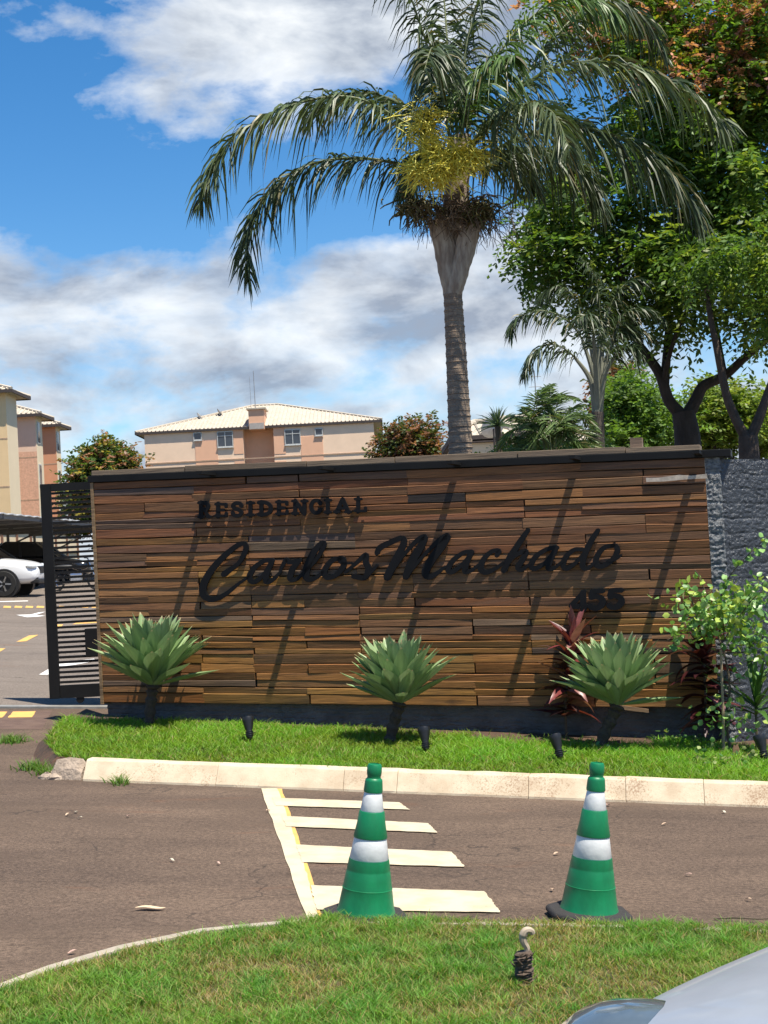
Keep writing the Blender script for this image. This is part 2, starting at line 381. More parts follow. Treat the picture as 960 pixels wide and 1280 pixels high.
# edging of the foreground lawn
b = MB(); ed = near[1:]; rings = []
EDG = mat('edging_concrete', (.42, .36, .28), .9, var=.4, scale=9, bump=.5, bscale=60)
for i, p in enumerate(ed):
    d = (ed[min(i+1, len(ed)-1)]-ed[max(i-1, 0)]); nrm = Vector((-d.y, d.x, 0)).normalized()
    def q(w, h): r = p+nrm*w; return Vector((r.x, r.y, g(r.x, r.y)+h))
    rings.append([q(.0, -.04), q(.0, .035), q(-.07, .04), q(-.07, -.04)])
b.loft(rings); b.build('lawn_edging', EDG, None, kind='structure')
# pavement strip with yellow blocks, gate rail
PAVE = mat('dirty_paving', (.135, .085, .062), .92, var=.35, scale=6, bump=.6, bscale=40, col2=(.10, .06, .045))
pvp = [(-15.9, gr(0, 920).y), (gr(0, 912).x, gr(0, 912).y), (gr(52, 913).x, gr(52, 913).y), (gr(60, 892).x, gr(66, 889).y), (-15.9, gr(60, 889).y)]
pave = sheet('pavement', pvp, PAVE, off=.009, kind='structure')
mark('yellow_block', [(10, 898.5), (40, 898), (45, 890.5), (16, 891)], YPAINT, pave, .014, 4)
mark('yellow_block', [(-25, 899), (3, 898.5), (9, 891), (-19, 891.5)], YPAINT, pave, .014, 4)
b = MB(); ya = RAIL_Y
b.add([(x, y, g(x, y)+h) for x in (-9.5, -2.2) for (y, h) in ((ya, -.02), (ya, .025), (ya+.10, .03), (ya+.10, -.02))], [(0, 1, 5, 4), (1, 2, 6, 5), (2, 3, 7, 6), (0, 3, 2, 1), (4, 5, 6, 7)])
b.build('gate_track', mat('worn_steel', (.30, .29, .26), .55, .3, var=.3, scale=12), None, kind='structure')

# ------------------------------------------------------------------ sign wall frame
SL = at(130, 878, 14.35); SR = at(899, 885, 12.6)
_d = SR-SL; SW = math.hypot(_d.x, _d.y); STH = math.atan2(-_d.y, _d.x); SSL = _d.z/SW        # width, yaw, slope of the rows
SH = 2.25; SLOC = Vector((SL.x, SL.y, 0))
SU = Vector((math.cos(STH), -math.sin(STH), 0)); SN = Vector((math.sin(STH), math.cos(STH), 0))  # along, into the wall
def sw(u, y, v): return SLOC + SU*u + SN*y + Vector((0, 0, SL.z+SSL*u+v))         # sign coordinates -> world
def sl_(u, y, v): return Vector((u, y, SL.z+SSL*u+v))                             # sign coordinates -> sign object's own space
def suv(px, py, y=0.0):
    d = ray(px, py); P0 = SLOC+SN*y; t = (P0-CAM).dot(SN)/d.dot(SN); P = CAM+d*t
    u = (P-SLOC).dot(SU); return u, P.z-SL.z-SSL*u
VOFF = .105                                                                       # verge level above the road plane
# verge soil: from the kerb's back to the wall
vl = [kpt(.0, .2), kpt(9, .2), kpt(9, 3.6)]
wl0 = sw(-.15, .25, 0); wl1 = sw(SW+.4, .3, 0)
lawn_left = [gr(*p, VOFF) for p in ((108, 886), (82, 899), (63, 916), (58, 930), (72, 946))]
vpoly = [*lawn_left, kpt(.06, .2), kpt(9, .2), kpt(9, 4.2), wl1, wl0]
b = MB(); b.add([(p.x, p.y, g(p.x, p.y)+VOFF) for p in vpoly]+[(p.x+dx_, p.y+dy_, g(p.x+dx_, p.y+dy_)-.03) for p, dx_, dy_ in [(p, -.16 if i < 5 else 0, -.1 if i == 4 else 0) for i, p in enumerate(vpoly)]], [tuple(range(len(vpoly)))]+[(i, (i+1) % len(vpoly), (i+1) % len(vpoly)+len(vpoly), i+len(vpoly)) for i in range(len(vpoly))])
b.build('verge_soil', SOIL, None, kind='structure')
fpoly = [*near[1:], Vector((9.8, 4.1, 0)), Vector((-6, 4.1, 0))]
b = MB(); b.add([(p.x, p.y, g(p.x, p.y)+.030) for p in fpoly], [tuple(range(len(fpoly)))])
b.build('lawn_soil', mat('lawn_soil', (.085, .06, .03), .95, var=.5, scale=12, bump=.6, bscale=50, col2=(.06, .075, .02)), None, kind='structure')

# ------------------------------------------------------------------ grass
def in_poly(P, poly):
    x, y = P[:, 0], P[:, 1]; ins = np.zeros(len(P), bool); n = len(poly); j = n-1
    for i in range(n):
        xi, yi, xj, yj = poly[i][0], poly[i][1], poly[j][0], poly[j][1]
        c = ((yi > y) != (yj > y)) & (x < (xj-xi)*(y-yi)/(yj-yi+1e-12)+xi); ins ^= c; j = i
    return ins
def vnoise(x, y, seed=0):
    """cheap smooth value noise"""
    r = np.random.default_rng(seed).random((64, 64)); xi = np.floor(x).astype(int); yi = np.floor(y).astype(int)
    fx, fy = x-xi, y-yi; fx = fx*fx*(3-2*fx); fy = fy*fy*(3-2*fy); f = lambda a, c: r[a % 64, c % 64]
    return (f(xi, yi)*(1-fx)+f(xi+1, yi)*fx)*(1-fy)+(f(xi, yi+1)*(1-fx)+f(xi+1, yi+1)*fx)*fy
def blades(P, h, w, lean, col):
    n = len(P); a = rng.random(n)*2*np.pi; la = rng.random(n)*2*np.pi
    wd = np.stack([np.cos(a), np.sin(a), np.zeros(n)], 1)*(w/2)[:, None]
    ld = np.stack([np.cos(la), np.sin(la), np.zeros(n)], 1)*(lean*h)[:, None]
    up = np.zeros((n, 3)); up[:, 2] = h
    V = np.stack([P-wd, P+wd, P+ld*.35+up*.6+wd*.75, P+ld*.35+up*.6-wd*.75, P+ld+up], 1).reshape(-1, 3)
    i = np.arange(n)[:, None]*5
    F = np.concatenate([i+np.array([[0, 1, 2]]), i+np.array([[0, 2, 3]]), i+np.array([[3, 2, 4]])])
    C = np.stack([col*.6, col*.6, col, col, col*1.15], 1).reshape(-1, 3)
    return V, F, C
GR = mat('grass_blades', vcol=True, rough=.55, var=.1, trans=.42, spec=.3)
def scatter(poly, n, x0, x1, y0, y1):
    P = np.stack([rng.uniform(x0, x1, n), rng.uniform(y0, y1, n)], 1); return P[in_poly(P, [(p.x, p.y) for p in poly])]
def zg(P, off): return -0.055*np.clip(P[:, 0], -16, 10)+off
# verge grass
P = scatter(vpoly, 330000, -3.6, 4.6, 8.6, 15.2)
dw = (P[:, 0]-SLOC.x)*(-SN.x)+(P[:, 1]-SLOC.y)*(-SN.y)          # distance in front of the sign
uu = (P[:, 0]-SLOC.x)*SU.x+(P[:, 1]-SLOC.y)*SU.y
lush = vnoise(P[:, 0]*1.3+9, P[:, 1]*1.3, 3); fine = vnoise(P[:, 0]*6, P[:, 1]*6, 4)
bare = np.clip((dw-.02-.30*vnoise(P[:, 0]*2.3, P[:, 1]*.5, 5))/.25, 0, 1)
bare *= np.where((uu > 3.9) & (uu < 5.6), np.clip((dw-.45-.3*fine)/.3, 0.04, 1), 1)
keep = rng.random(len(P)) < bare*(.55+.45*lush)
P = P[keep]; lush = lush[keep]; fine = fine[keep]; n = len(P)
dry = (rng.random(n) < .05+.10*(fine < .3))
c = rng.uniform(.65, 1.3, (n, 1))*np.stack([.130+.06*fine+.03*rng.random(n), .255+.11*lush+.05*rng.random(n), .020+.012*rng.random(n)], 1)
c[dry] = np.stack([.32+.1*rng.random(dry.sum()), .27+.08*rng.random(dry.sum()), .10+.04*rng.random(dry.sum())], 1)
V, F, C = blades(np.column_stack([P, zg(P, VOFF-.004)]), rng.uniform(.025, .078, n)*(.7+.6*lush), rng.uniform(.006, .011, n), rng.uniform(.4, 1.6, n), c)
mk('verge_grass', np_mesh('verge_grass', V, F, C), GR, None, 'bright green turf between the cream kerb and the sign wall', 'grass', kind='stuff')
# foreground lawn
gpoly = [(p+Vector((.04, -.10, 0)) if i < 6 else p) for i, p in enumerate(fpoly)]
P = scatter(gpoly, 620000, -2.6, 3.0, 4.15, 7.4)
n1_ = vnoise(P[:, 0]*1.6+3, P[:, 1]*1.6+1, 11); n2_ = vnoise(P[:, 0]*5, P[:, 1]*5, 12); n3_ = vnoise(P[:, 0]*14, P[:, 1]*14, 13)
yel = np.clip((n1_*.6+n2_*.45-.50)*3.2, 0, 1)
keep = rng.random(len(P)) < (.35+.65*n3_)*(1-.45*yel)
P = P[keep]; yel = yel[keep]; n3_ = n3_[keep]; n2_ = n2_[keep]; n = len(P)
dry = rng.random(n) < .14+.58*yel
c = rng.uniform(.65, 1.45, (n, 1))*np.stack([.110+.06*n2_+.03*rng.random(n), .225+.08*n3_+.04*rng.random(n), .034+.02*rng.random(n)], 1)
c[dry] = np.stack([.30+.14*rng.random(dry.sum()), .25+.10*rng.random(dry.sum()), .09+.05*rng.random(dry.sum())], 1)
hh = rng.uniform(.018, .052, n)*(.7+.6*n3_)*(1-.35*yel)
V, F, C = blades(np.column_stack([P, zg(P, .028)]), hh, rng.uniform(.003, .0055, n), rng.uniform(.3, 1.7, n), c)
mk('lawn_grass', np_mesh('lawn_grass', V, F, C), GR, None, 'short green lawn with straw patches in the foreground', 'grass', kind='stuff')
# weeds in the cracks left of the kerb
def weed(px, py, r, n, label):
    p = gr(px, py, .006); P2 = rng.normal(0, r*.45, (n, 2)); P3 = np.column_stack([P2, np.full(n, -.004)-.055*P2[:, 0]])
    c = np.stack([.10+.06*rng.random(n), .19+.1*rng.random(n), .03+.02*rng.random(n)], 1)
    V, F, C = blades(P3, rng.uniform(.03, .10, n), rng.uniform(.006, .012, n), rng.uniform(.4, 1.6, n), c)
    o = mk('weed_tuft', np_mesh('weed_tuft', V, F, C), GR, None, label, 'weed', 'weeds left of the kerb', 'stuff'); o.location = p
weed(14, 928, .16, 260, 'sparse green weed tuft on the paving at the left edge')
weed(40, 962, .12, 160, 'small weed tuft in the gutter left of the broken kerb stone')
weed(66, 968, .14, 260, 'low weeds growing around the broken kerb end')
weed(150, 980, .10, 70, 'thin weeds along the foot of the kerb near its left end')
# ------------------------------------------------------------------ the timber sign wall
def wood_mat():
    m = bpy.data.materials.new('reclaimed_wood'); m.use_nodes = True; t = NT(m.node_tree); t.n.clear()
    out = t.node('ShaderNodeOutputMaterial'); b = t.node('ShaderNodeBsdfPrincipled'); b.inputs['Roughness'].default_value = .62; b.inputs['Specular IOR Level'].default_value = .35
    oi = t.node('ShaderNodeObjectInfo'); tc = t.node('ShaderNodeTexCoord')
    ad = t.node('ShaderNodeVectorMath', operation='ADD'); t.l.new(tc.outputs['Object'], ad.inputs[0])
    sc = t.node('ShaderNodeVectorMath', operation='SCALE'); sc.inputs[0].default_value = (13.1, 4.7, 29.3); t.l.new(oi.outputs['Random'], sc.inputs['Scale']); t.l.new(sc.outputs[0], ad.inputs[1])
    v = ad.outputs[0]
    base = oi.outputs['Color']
    gr1 = t.noise(t.mapping(v, (1.6, 8, 46)), 1.0, 7, .65, .8)
    c = t.mix(1.0, base, t.ramp(gr1, [(.28, (.38, .36, .36)), (.5, (1, 1, 1)), (.75, (1.42, 1.36, 1.28))]), 'MULTIPLY')
    gr2 = t.noise(t.mapping(v, (4, 10, 190)), 1.0, 4, .6)
    c = t.mix(1.0, c, t.ramp(gr2, [(.33, (.62,)*3), (.5, (1,)*3), (.7, (1.15,)*3)]), 'MULTIPLY')
    wt = t.noise(t.mapping(v, (.9, 4, 9)), 1.0, 5, .6, .5)          # greyed, weathered zones
    c = t.mix(t.ramp(wt, [(.54, (0, 0, 0)), (.74, (.45,)*3)]), c, (.115, .08, .055, 1))
    st = t.noise(t.mapping(v, (2.2, 4, 14), (5, 1, 2)), 1.0, 5, .6, .5)
    c = t.mix(t.ramp(st, [(.62, (0, 0, 0)), (.78, (.7,)*3)]), c, (.028, .02, .016, 1))
    t.l.new(c, b.inputs['Base Color'])
    bn = t.node('ShaderNodeBump'); bn.inputs['Strength'].default_value = .55; bn.inputs['Distance'].default_value = .008
    hgt = t.m('ADD', t.m('MULTIPLY', gr1, .7), t.m('MULTIPLY', gr2, .4)); t.l.new(hgt, bn.inputs['Height']); t.l.new(bn.outputs[0], b.inputs['Normal'])
    t.l.new(b.outputs[0], out.inputs[0]); return m
WOOD = wood_mat()
BLK = mat('black_metal', (.010, .010, .010), .55, 0, var=.3, scale=5, spec=.2)
LET = mat('black_lettering', (.009, .009, .010), .6, 0, var=.3, scale=6, spec=.15)
STUC = mat('dark_rough_wall', (.048, .053, .062), .30, 0, var=.35, scale=5, bump=.7, bscale=70, spec=.6)
sign = thing('sign_wall', 'long timber clad entrance sign wall with black lettering above a dark plinth', 'sign wall', SLOC, -STH)
# core behind the planks
b = MB(); b.hexa([sl_(.01, .035, .01), sl_(SW-.01, .035, .01), sl_(SW-.01, .20, .01), sl_(.01, .20, .01), sl_(.01, .035, SH), sl_(SW-.01, .035, SH), sl_(SW-.01, .20, SH), sl_(.01, .20, SH)])
b.build('core', mat('core_dark', (.02, .017, .015), .9), sign)
# planks: uneven rows, joints on a loose module
rows = []; v = 0.0
while v < SH-.02:
    h = random.choice((.055, .062, .07, .076, .084, .094)); rows.append((v, min(v+h, SH))); v += h
MOD = SW/11.0
PAL = [(.27, .118, .045), (.235, .098, .038), (.29, .125, .045), (.20, .10, .05), (.225, .082, .032), (.175, .098, .056), (.25, .125, .058), (.31, .14, .045)]
GREY = [(.155, .108, .072), (.125, .10, .078), (.175, .125, .08)]
GOLD = [(.44, .20, .048), (.40, .175, .042), (.46, .225, .06), (.38, .15, .036), (.34, .17, .06), (.28, .135, .05)]
seam_prev = []
missing_dark = suv(573, 621); missing_pale = suv(845, 600)
edges = [[0.0]*13 for _ in range(len(rows)+1)]
wob = [[random.uniform(-.009, .009) for _ in range(13)] for _ in range(len(rows)+1)]
wob[0] = [0]*13; wob[-1] = [0]*13
def rowz(k, u): i = min(11, int(u/MOD)); f = u/MOD-i; return wob[k][i]*(1-f)+wob[k][i+1]*f
for k, (v0, v1) in enumerate(rows):
    m = 0
    while m < 11:
        n = random.choice((1, 2, 2, 2, 3)); n = min(n, 11-m)
        u0 = m*MOD+(random.uniform(-.02, .02) if m else 0); u1 = (m+n)*MOD; m += n
        u1 = SW if m >= 11 else u1
        mid = (u0+u1)/2; vm = (v0+v1)/2
        if v1 > SH-.13 and u0 < missing_pale[0] < u1 and v0 < missing_pale[1] < v1: pass
        dep = random.uniform(0, .007); tilt = random.uniform(-.004, .004)
        c0 = v0+rowz(k, u0)+.002; c1 = v0+rowz(k, u1)+.002; t0 = v1+rowz(k+1, u0)-.002; t1 = v1+rowz(k+1, u1)-.002
        gap = .002; u0g, u1g = u0+gap, u1-gap*.4
        b = MB(); nn = 2*n; rings = []
        for i in range(nn+1):
            f = i/nn; uu = u0g+(u1g-u0g)*f; lo = c0+(c1-c0)*f+random.uniform(-.003, .003)*(0 < i < nn); hi = t0+(t1-t0)*f+random.uniform(-.003, .003)*(0 < i < nn)
            y = -dep+random.uniform(-.002, .002); rr = .005
            rings.append([sl_(uu, .034, lo), sl_(uu, y+rr, lo), sl_(uu, y+tilt, lo+rr), sl_(uu, y-tilt, hi-rr), sl_(uu, y+rr, hi), sl_(uu, .034, hi)])
        b.loft(rings); o = b.build('plank', WOOD, sign)
        low = 1-vm/SH
        r_ = random.random()
        if r_ < .10: c = random.choice(GREY)
        elif random.random() < max(0, (low-.30))*1.6: c = random.choice(GOLD)
        else: c = random.choice(PAL)
        c = tuple(.75*a_+.25*m_ for a_, m_ in zip(c, (.26+.08*low, .115+.035*low, .042))); j = random.uniform(.66, .86); o.color = (c[0]*j, c[1]*j*random.uniform(.96, 1.06), c[2]*j*random.uniform(.95, 1.12), 1)
        a_, e_ = missing_dark
        if u0 < a_ < u1 and v0 < e_ < v1: o.color = (.03, .022, .018, 1); o['label'] = 'nearly black plank right of the small lettering'
# torn pale patch near the top right corner, where cladding came off
ua, va = suv(808, 601); ub, vb = suv(884, 596)
b = MB(); pts = []
for f, dv in ((0, -.012), (.3, -.018), (.62, -.012), (1, -.015), (1, .028), (.75, .018), (.55, .034), (.2, .02), (0, .026)): pts.append(sl_(ua+(ub-ua)*f, -.026, va+(vb-va)*f+dv))
b.prism(pts, (0, .008, 0)); b.build('torn_patch', mat('pale_lining', (.52, .44, .36), .9, var=.4, scale=25), sign, label='pale torn lining where a plank is missing')
# thin side trim and top
b = MB(); b.hexa([sl_(-.035, -.012, -.02), sl_(-.002, -.012, -.02), sl_(-.002, .2, -.02), sl_(-.035, .2, -.02), sl_(-.035, -.012, SH), sl_(-.002, -.012, SH), sl_(-.002, .2, SH), sl_(-.035, .2, SH)])
o = b.build('side_trim', WOOD, sign); o.color = (.26, .17, .09, 1)
b = MB(); E = SW+.235
b.hexa([sl_(-.055, -.024, SH+.002), sl_(E, -.024, SH+.002), sl_(E, .26, SH+.002), sl_(-.055, .26, SH+.002), sl_(-.055, -.024, SH+.070), sl_(E, -.024, SH+.070), sl_(E, .26, SH+.070), sl_(-.055, .26, SH+.070)])
bevel(b.build('cap_strip', BLK, sign), .004)
u = -.03
for L in (1.05, 1.3, .9, 1.2, 1.0, SW-5.45):
    b = MB(); y0 = random.uniform(.0, .012); t0 = random.uniform(.048, .062)
    b.hexa([sl_(u+.003, y0, SH+.072), sl_(u+L-.003, y0, SH+.072), sl_(u+L-.003, .25, SH+.072), sl_(u+.003, .25, SH+.072), sl_(u+.003, y0+.004, SH+.072+t0), sl_(u+L-.003, y0+.004, SH+.072+t0*random.uniform(.9, 1.1)), sl_(u+L-.003, .25, SH+.07+t0), sl_(u+.003, .25, SH+.07+t0)])
    o = b.build('cap_board', WOOD, sign); bevel(o, .004); j = random.uniform(.8, 1.15); o.color = (.17*j, .125*j, .082*j, 1); u += L
ub, vb = suv(795, 556, .05)
b = MB(); b.hexa([sl_(ub-.055, .05, SH+.12), sl_(ub+.055, .05, SH+.12), sl_(ub+.055, .15, SH+.12), sl_(ub-.055, .15, SH+.12), sl_(ub-.052, .05, SH+.215), sl_(ub+.055, .05, SH+.212), sl_(ub+.055, .15, SH+.212), sl_(ub-.052, .15, SH+.215)])
o = b.build('wood_block', WOOD, sign); o.color = (.22, .15, .10, 1)
# flat arms added to the cap to cast diagonal shadow streaks on the planks
for px in (268, 416, 574, 724, 876):
    ua, _ = suv(px, 604)
    b = MB(); b.hexa([sl_(ua-.03, -.37, SH+.022), sl_(ua+.03, -.37, SH+.022), sl_(ua+.03, -.024, SH+.022), sl_(ua-.03, -.024, SH+.022), sl_(ua-.03, -.37, SH+.05), sl_(ua+.03, -.37, SH+.05), sl_(ua+.03, -.024, SH+.05), sl_(ua-.03, -.024, SH+.05)])
    b.build('shadow_arm', BLK, sign)
# loose sliver hanging below the planks
ua, va = suv(768, 883); ub, vb = suv(811, 889)
b = MB(); b.hexa([sl_(ua, -.02, va-.02), sl_(ub, -.02, vb-.012), sl_(ub, .0, vb-.012), sl_(ua, .0, va-.02), sl_(ua, -.02, va+.022), sl_(ub, -.02, vb+.02), sl_(ub, .0, vb+.02), sl_(ua, .0, va+.022)])
o = b.build('plank', WOOD, sign, label='loose plank end hanging under the panel'); o.color = (.30, .20, .12, 1)

# rough masonry: a real relief of courses and lumps
def rough_wall(name, f, nu, nv, Lu, Lv, parent, mt, amp=.012, seed=1, course=.075):
    uu, vv = np.meshgrid(np.linspace(0, Lu, nu), np.linspace(0, Lv, nv))
    d = (vnoise(uu*12+3, vv*34, seed)-.5)*.55+(vnoise(uu*28+.4*vv*30, vv*60+7, seed+1)-.5)*.9+(vnoise(uu*55-vv*20, vv*70, seed+2)-.5)*.8+(vnoise(uu*3, vv*3, seed+3)-.5)*.4
    ph = (vv/course+.25*vnoise(uu*4, vv*4, seed+4)) % 1.0; d -= np.exp(-((ph-.5)/.08)**2)*.55
    row = np.floor(vv/course); ju = ((uu/.24)+.5*(row % 2)+.2*vnoise(row*3.1, row*0, 9)) % 1.0; d -= np.exp(-((ju-.5)/.05)**2)*.25
    d *= amp
    V = np.array([f(u_, v_, w_) for u_, v_, w_ in zip(uu.ravel(), vv.ravel(), d.ravel())])
    i, j = np.meshgrid(np.arange(nu-1), np.arange(nv-1)); k = (j*nu+i).ravel()
    F = np.stack([k, k+1, k+1+nu, k+nu], 1)
    return mk(name, np_mesh(name, V, F), mt, parent)
def pl(u_, v_, w_):
    top = sl_(u_, 0, .012); gz = g(*(sw(u_, .06, 0)[:2]))-.06; z = gz+(top.z-gz)*v_/.75
    return (u_, .07-w_, z)
rough_wall('plinth', pl, 520, 60, SW, .75, sign, mat('plinth_stone', (.105, .105, .108), .5, 0, var=.4, scale=5, bump=.7, bscale=60, spec=.4), .013, 21, .10)
b = MB(); b.hexa([Vector((.0, .09, g(*sw(0, .1, 0)[:2])-.1)), Vector((SW, .09, g(*sw(SW, .1, 0)[:2])-.1)), Vector((SW, .2, g(*sw(SW, .1, 0)[:2])-.1)), Vector((0, .2, g(*sw(0, .1, 0)[:2])-.1)), sl_(0, .09, .012), sl_(SW, .09, .012), sl_(SW, .2, .012), sl_(0, .2, .012)])
b.build('plinth_core', MAT['core_dark'], sign)

# ---- lettering: brush strokes traced as centre lines with a width, raised on pins
def ribbon(b, pts, wid, y0, y1, n=7):
    """pts: photo pixels of a stroke, wid: widths in photo pixels"""
    c = catmull([Vector((p[0], p[1], 0)) for p in pts], n)
    ws = []
    for i in range(len(c)):
        f = i/(len(c)-1)*(len(wid)-1); k = min(int(f), len(wid)-2); ws.append(wid[k]+(wid[k+1]-wid[k])*(f-k))
    L = []; Rr = []
    for i, p in enumerate(c):
        d = c[min(i+1, len(c)-1)]-c[max(i-1, 0)]
        d = d.normalized() if d.length > 0 else Vector((1, 0, 0)); nn = Vector((-d.y, d.x, 0)); L.append(p+nn*ws[i]/2); Rr.append(p-nn*ws[i]/2)
    # rounded ends
    def cap(p, d, w): return [p+Vector((-d.y*math.cos(a)+d.x*math.sin(a), d.x*math.cos(a)+d.y*math.sin(a), 0))*w/2 for a in (0, .6, 1.2, 1.94, 2.54, math.pi)]
    rings = []
    d0 = (c[0]-c[1]).normalized(); d1 = (c[-1]-c[-2]).normalized()
    seq = [(c[0]+d0*ws[0]*.42+(L[0]-c[0])*.45, c[0]+d0*ws[0]*.42+(Rr[0]-c[0])*.45)]+list(zip(L, Rr))+[(c[-1]+d1*ws[-1]*.42+(L[-1]-c[-1])*.45, c[-1]+d1*ws[-1]*.42+(Rr[-1]-c[-1])*.45)]
    for l, r in seq:
        ul, vl_ = suv(l.x, l.y, y0); ur, vr = suv(r.x, r.y, y0)
        rings.append([sl_(ul, y0, vl_), sl_(ur, y0, vr), sl_(ur, y1, vr), sl_(ul, y1, vl_)])
    b.loft(rings)
def Z(ox, oy, s): return lambda *p: [(ox+a/s, oy+c/s) for a, c in p]
z1, z2, z3, z5 = Z(240, 655, 4.0), Z(460, 650, 4.8), Z(600, 650, 4.8), Z(690, 720, 8.727)
SCRIPT = [
 [(z1((158, 252), (190, 228), (228, 200), (255, 160), (270, 118), (255, 97), (215, 115), (150, 170), (90, 240), (55, 310), (60, 358), (105, 376), (165, 352), (230, 300), (285, 262)), [7.5, 6, 4.5, 6, 6.5, 5.5, 6, 7, 8, 9, 8.5, 6.5, 5, 3.5, 3])],
 [(z1((402, 182), (362, 184), (310, 220), (286, 266), (308, 290), (350, 262), (396, 200)), [6, 5, 6, 7, 6, 4.5, 5]), (z1((398, 190), (372, 250), (372, 288), (405, 276), (445, 236)), [6, 7, 7, 4.5, 3])],
 [(z1((440, 232), (470, 178), (486, 192), (540, 182)), [3.5, 5.5, 5, 5.5]), (z1((536, 184), (502, 225), (490, 272), (520, 276), (560, 240)), [5, 7, 7, 4.5, 3])],
 [(z1((556, 246), (620, 178), (660, 108), (646, 96), (606, 145), (572, 225), (574, 272), (612, 272), (655, 240)), [3.5, 4.5, 5.5, 5.5, 7.5, 9, 7.5, 5, 3.5])],
 [(z1((742, 172), (700, 182), (662, 232), (672, 266), (715, 258), (756, 212), (756, 176), (735, 172), (748, 196), (800, 196)), [5, 6, 7, 6.5, 5.5, 7, 6, 5, 3, 3])],
 [(z1((766, 242), (820, 196), (868, 154), (868, 190), (882, 228), (862, 268), (805, 262)), [3.5, 4.5, 6, 7, 8, 6.5, 5.5]), (z1((862, 268), (895, 240), (925, 206)), [5, 4, 3])],
 [(z2((52, 200), (72, 166), (135, 134), (205, 108), (210, 150), (165, 240), (114, 344)), [6, 7, 6.5, 6.5, 8, 9, 9.5]), (z2((112, 346), (205, 222), (280, 135), (338, 102), (318, 155), (262, 250), (226, 340)), [5, 3.5, 5.5, 7.5, 9, 9.5, 8.5]), (z2((224, 342), (320, 228), (410, 136), (474, 96), (446, 150), (380, 238), (344, 312), (364, 340), (410, 322), (462, 280)), [5, 3.5, 5.5, 8, 9.5, 10, 9.5, 7.5, 5, 3])],
 [(z2((624, 192), (575, 196), (512, 240), (480, 294), (502, 312), (560, 272), (618, 206)), [6, 5, 6, 7, 6, 4.5, 5]), (z2((618, 200), (588, 262), (582, 308), (620, 302), (668, 264)), [6, 7.5, 7, 4.5, 3])],
 [(z2((772, 214), (784, 186), (740, 190), (692, 238), (676, 290), (706, 314), (760, 294), (812, 256)), [5.5, 6, 5, 6.5, 8, 6.5, 4.5, 3.5])],
 [(z3((288, 60), (240, 130), (180, 222), (142, 302)), [5.5, 7, 7.5, 8]), (z3((140, 300), (205, 218), (272, 188), (262, 226), (228, 284), (252, 298), (305, 258)), [3.5, 4.5, 6.5, 7, 7, 5, 3])],
 [(z3((462, 166), (405, 174), (338, 216), (306, 270), (328, 292), (388, 258), (456, 178)), [6, 5, 6, 7, 6, 4.5, 5]), (z3((454, 176), (418, 246), (412, 290), (446, 286), (498, 246)), [6, 7.5, 7, 4.5, 3])],
 [(z3((616, 176), (562, 180), (512, 226), (500, 274), (522, 290), (572, 258), (628, 196)), [5, 5, 6.5, 7, 6, 4.5, 4.5]), (z3((708, 62), (664, 130), (624, 220), (616, 280), (650, 288), (696, 244)), [5.5, 7, 7, 7, 4.5, 3])],
 [(z3((800, 152), (742, 168), (700, 222), (698, 268), (736, 276), (796, 236), (824, 184), (808, 152), (788, 158)), [5, 5.5, 7, 7, 6, 6, 7, 6, 4]), (z3((770, 244), (812, 234), (846, 212)), [4, 4, 3])],
]
LY0, LY1 = -.040, -.024
for strokes in SCRIPT:
    b = MB()
    for i, (p, w) in enumerate(strokes): ribbon(b, p, [x*1.02+.25 for x in w], LY0-.0015*i, LY1)
    b.build('script_letter', LET, sign)
for dx in (None, 0, 205):
    b = MB()
    if dx is None:
        ribbon(b, z5((350, 172), (290, 236), (206, 326)), [6.5, 6, 6.5], LY0, LY1, 2); ribbon(b, z5((205, 328), (290, 334), (372, 330)), [6.5, 6.5, 6.5], LY0-.0015, LY1, 2); ribbon(b, z5((336, 182), (338, 280), (342, 366)), [8, 8, 8], LY0-.003, LY1, 2)
    else:
        q = lambda *P: z5(*[(a+dx, c-(8 if dx else 0)) for a, c in P])
        ribbon(b, q((436, 168), (500, 164), (556, 162)), [6.5, 6.5, 6.5], LY0, LY1, 2); ribbon(b, q((440, 172), (430, 205), (424, 232)), [7, 7, 7], LY0-.0015, LY1, 2)
        ribbon(b, q((424, 238), (480, 224), (538, 246), (552, 292), (515, 340), (455, 350), (412, 330)), [6.5, 6.5, 7.5, 8.5, 7.5, 7, 7], LY0-.003, LY1, 6)
    b.build('number_digit', LET, sign)
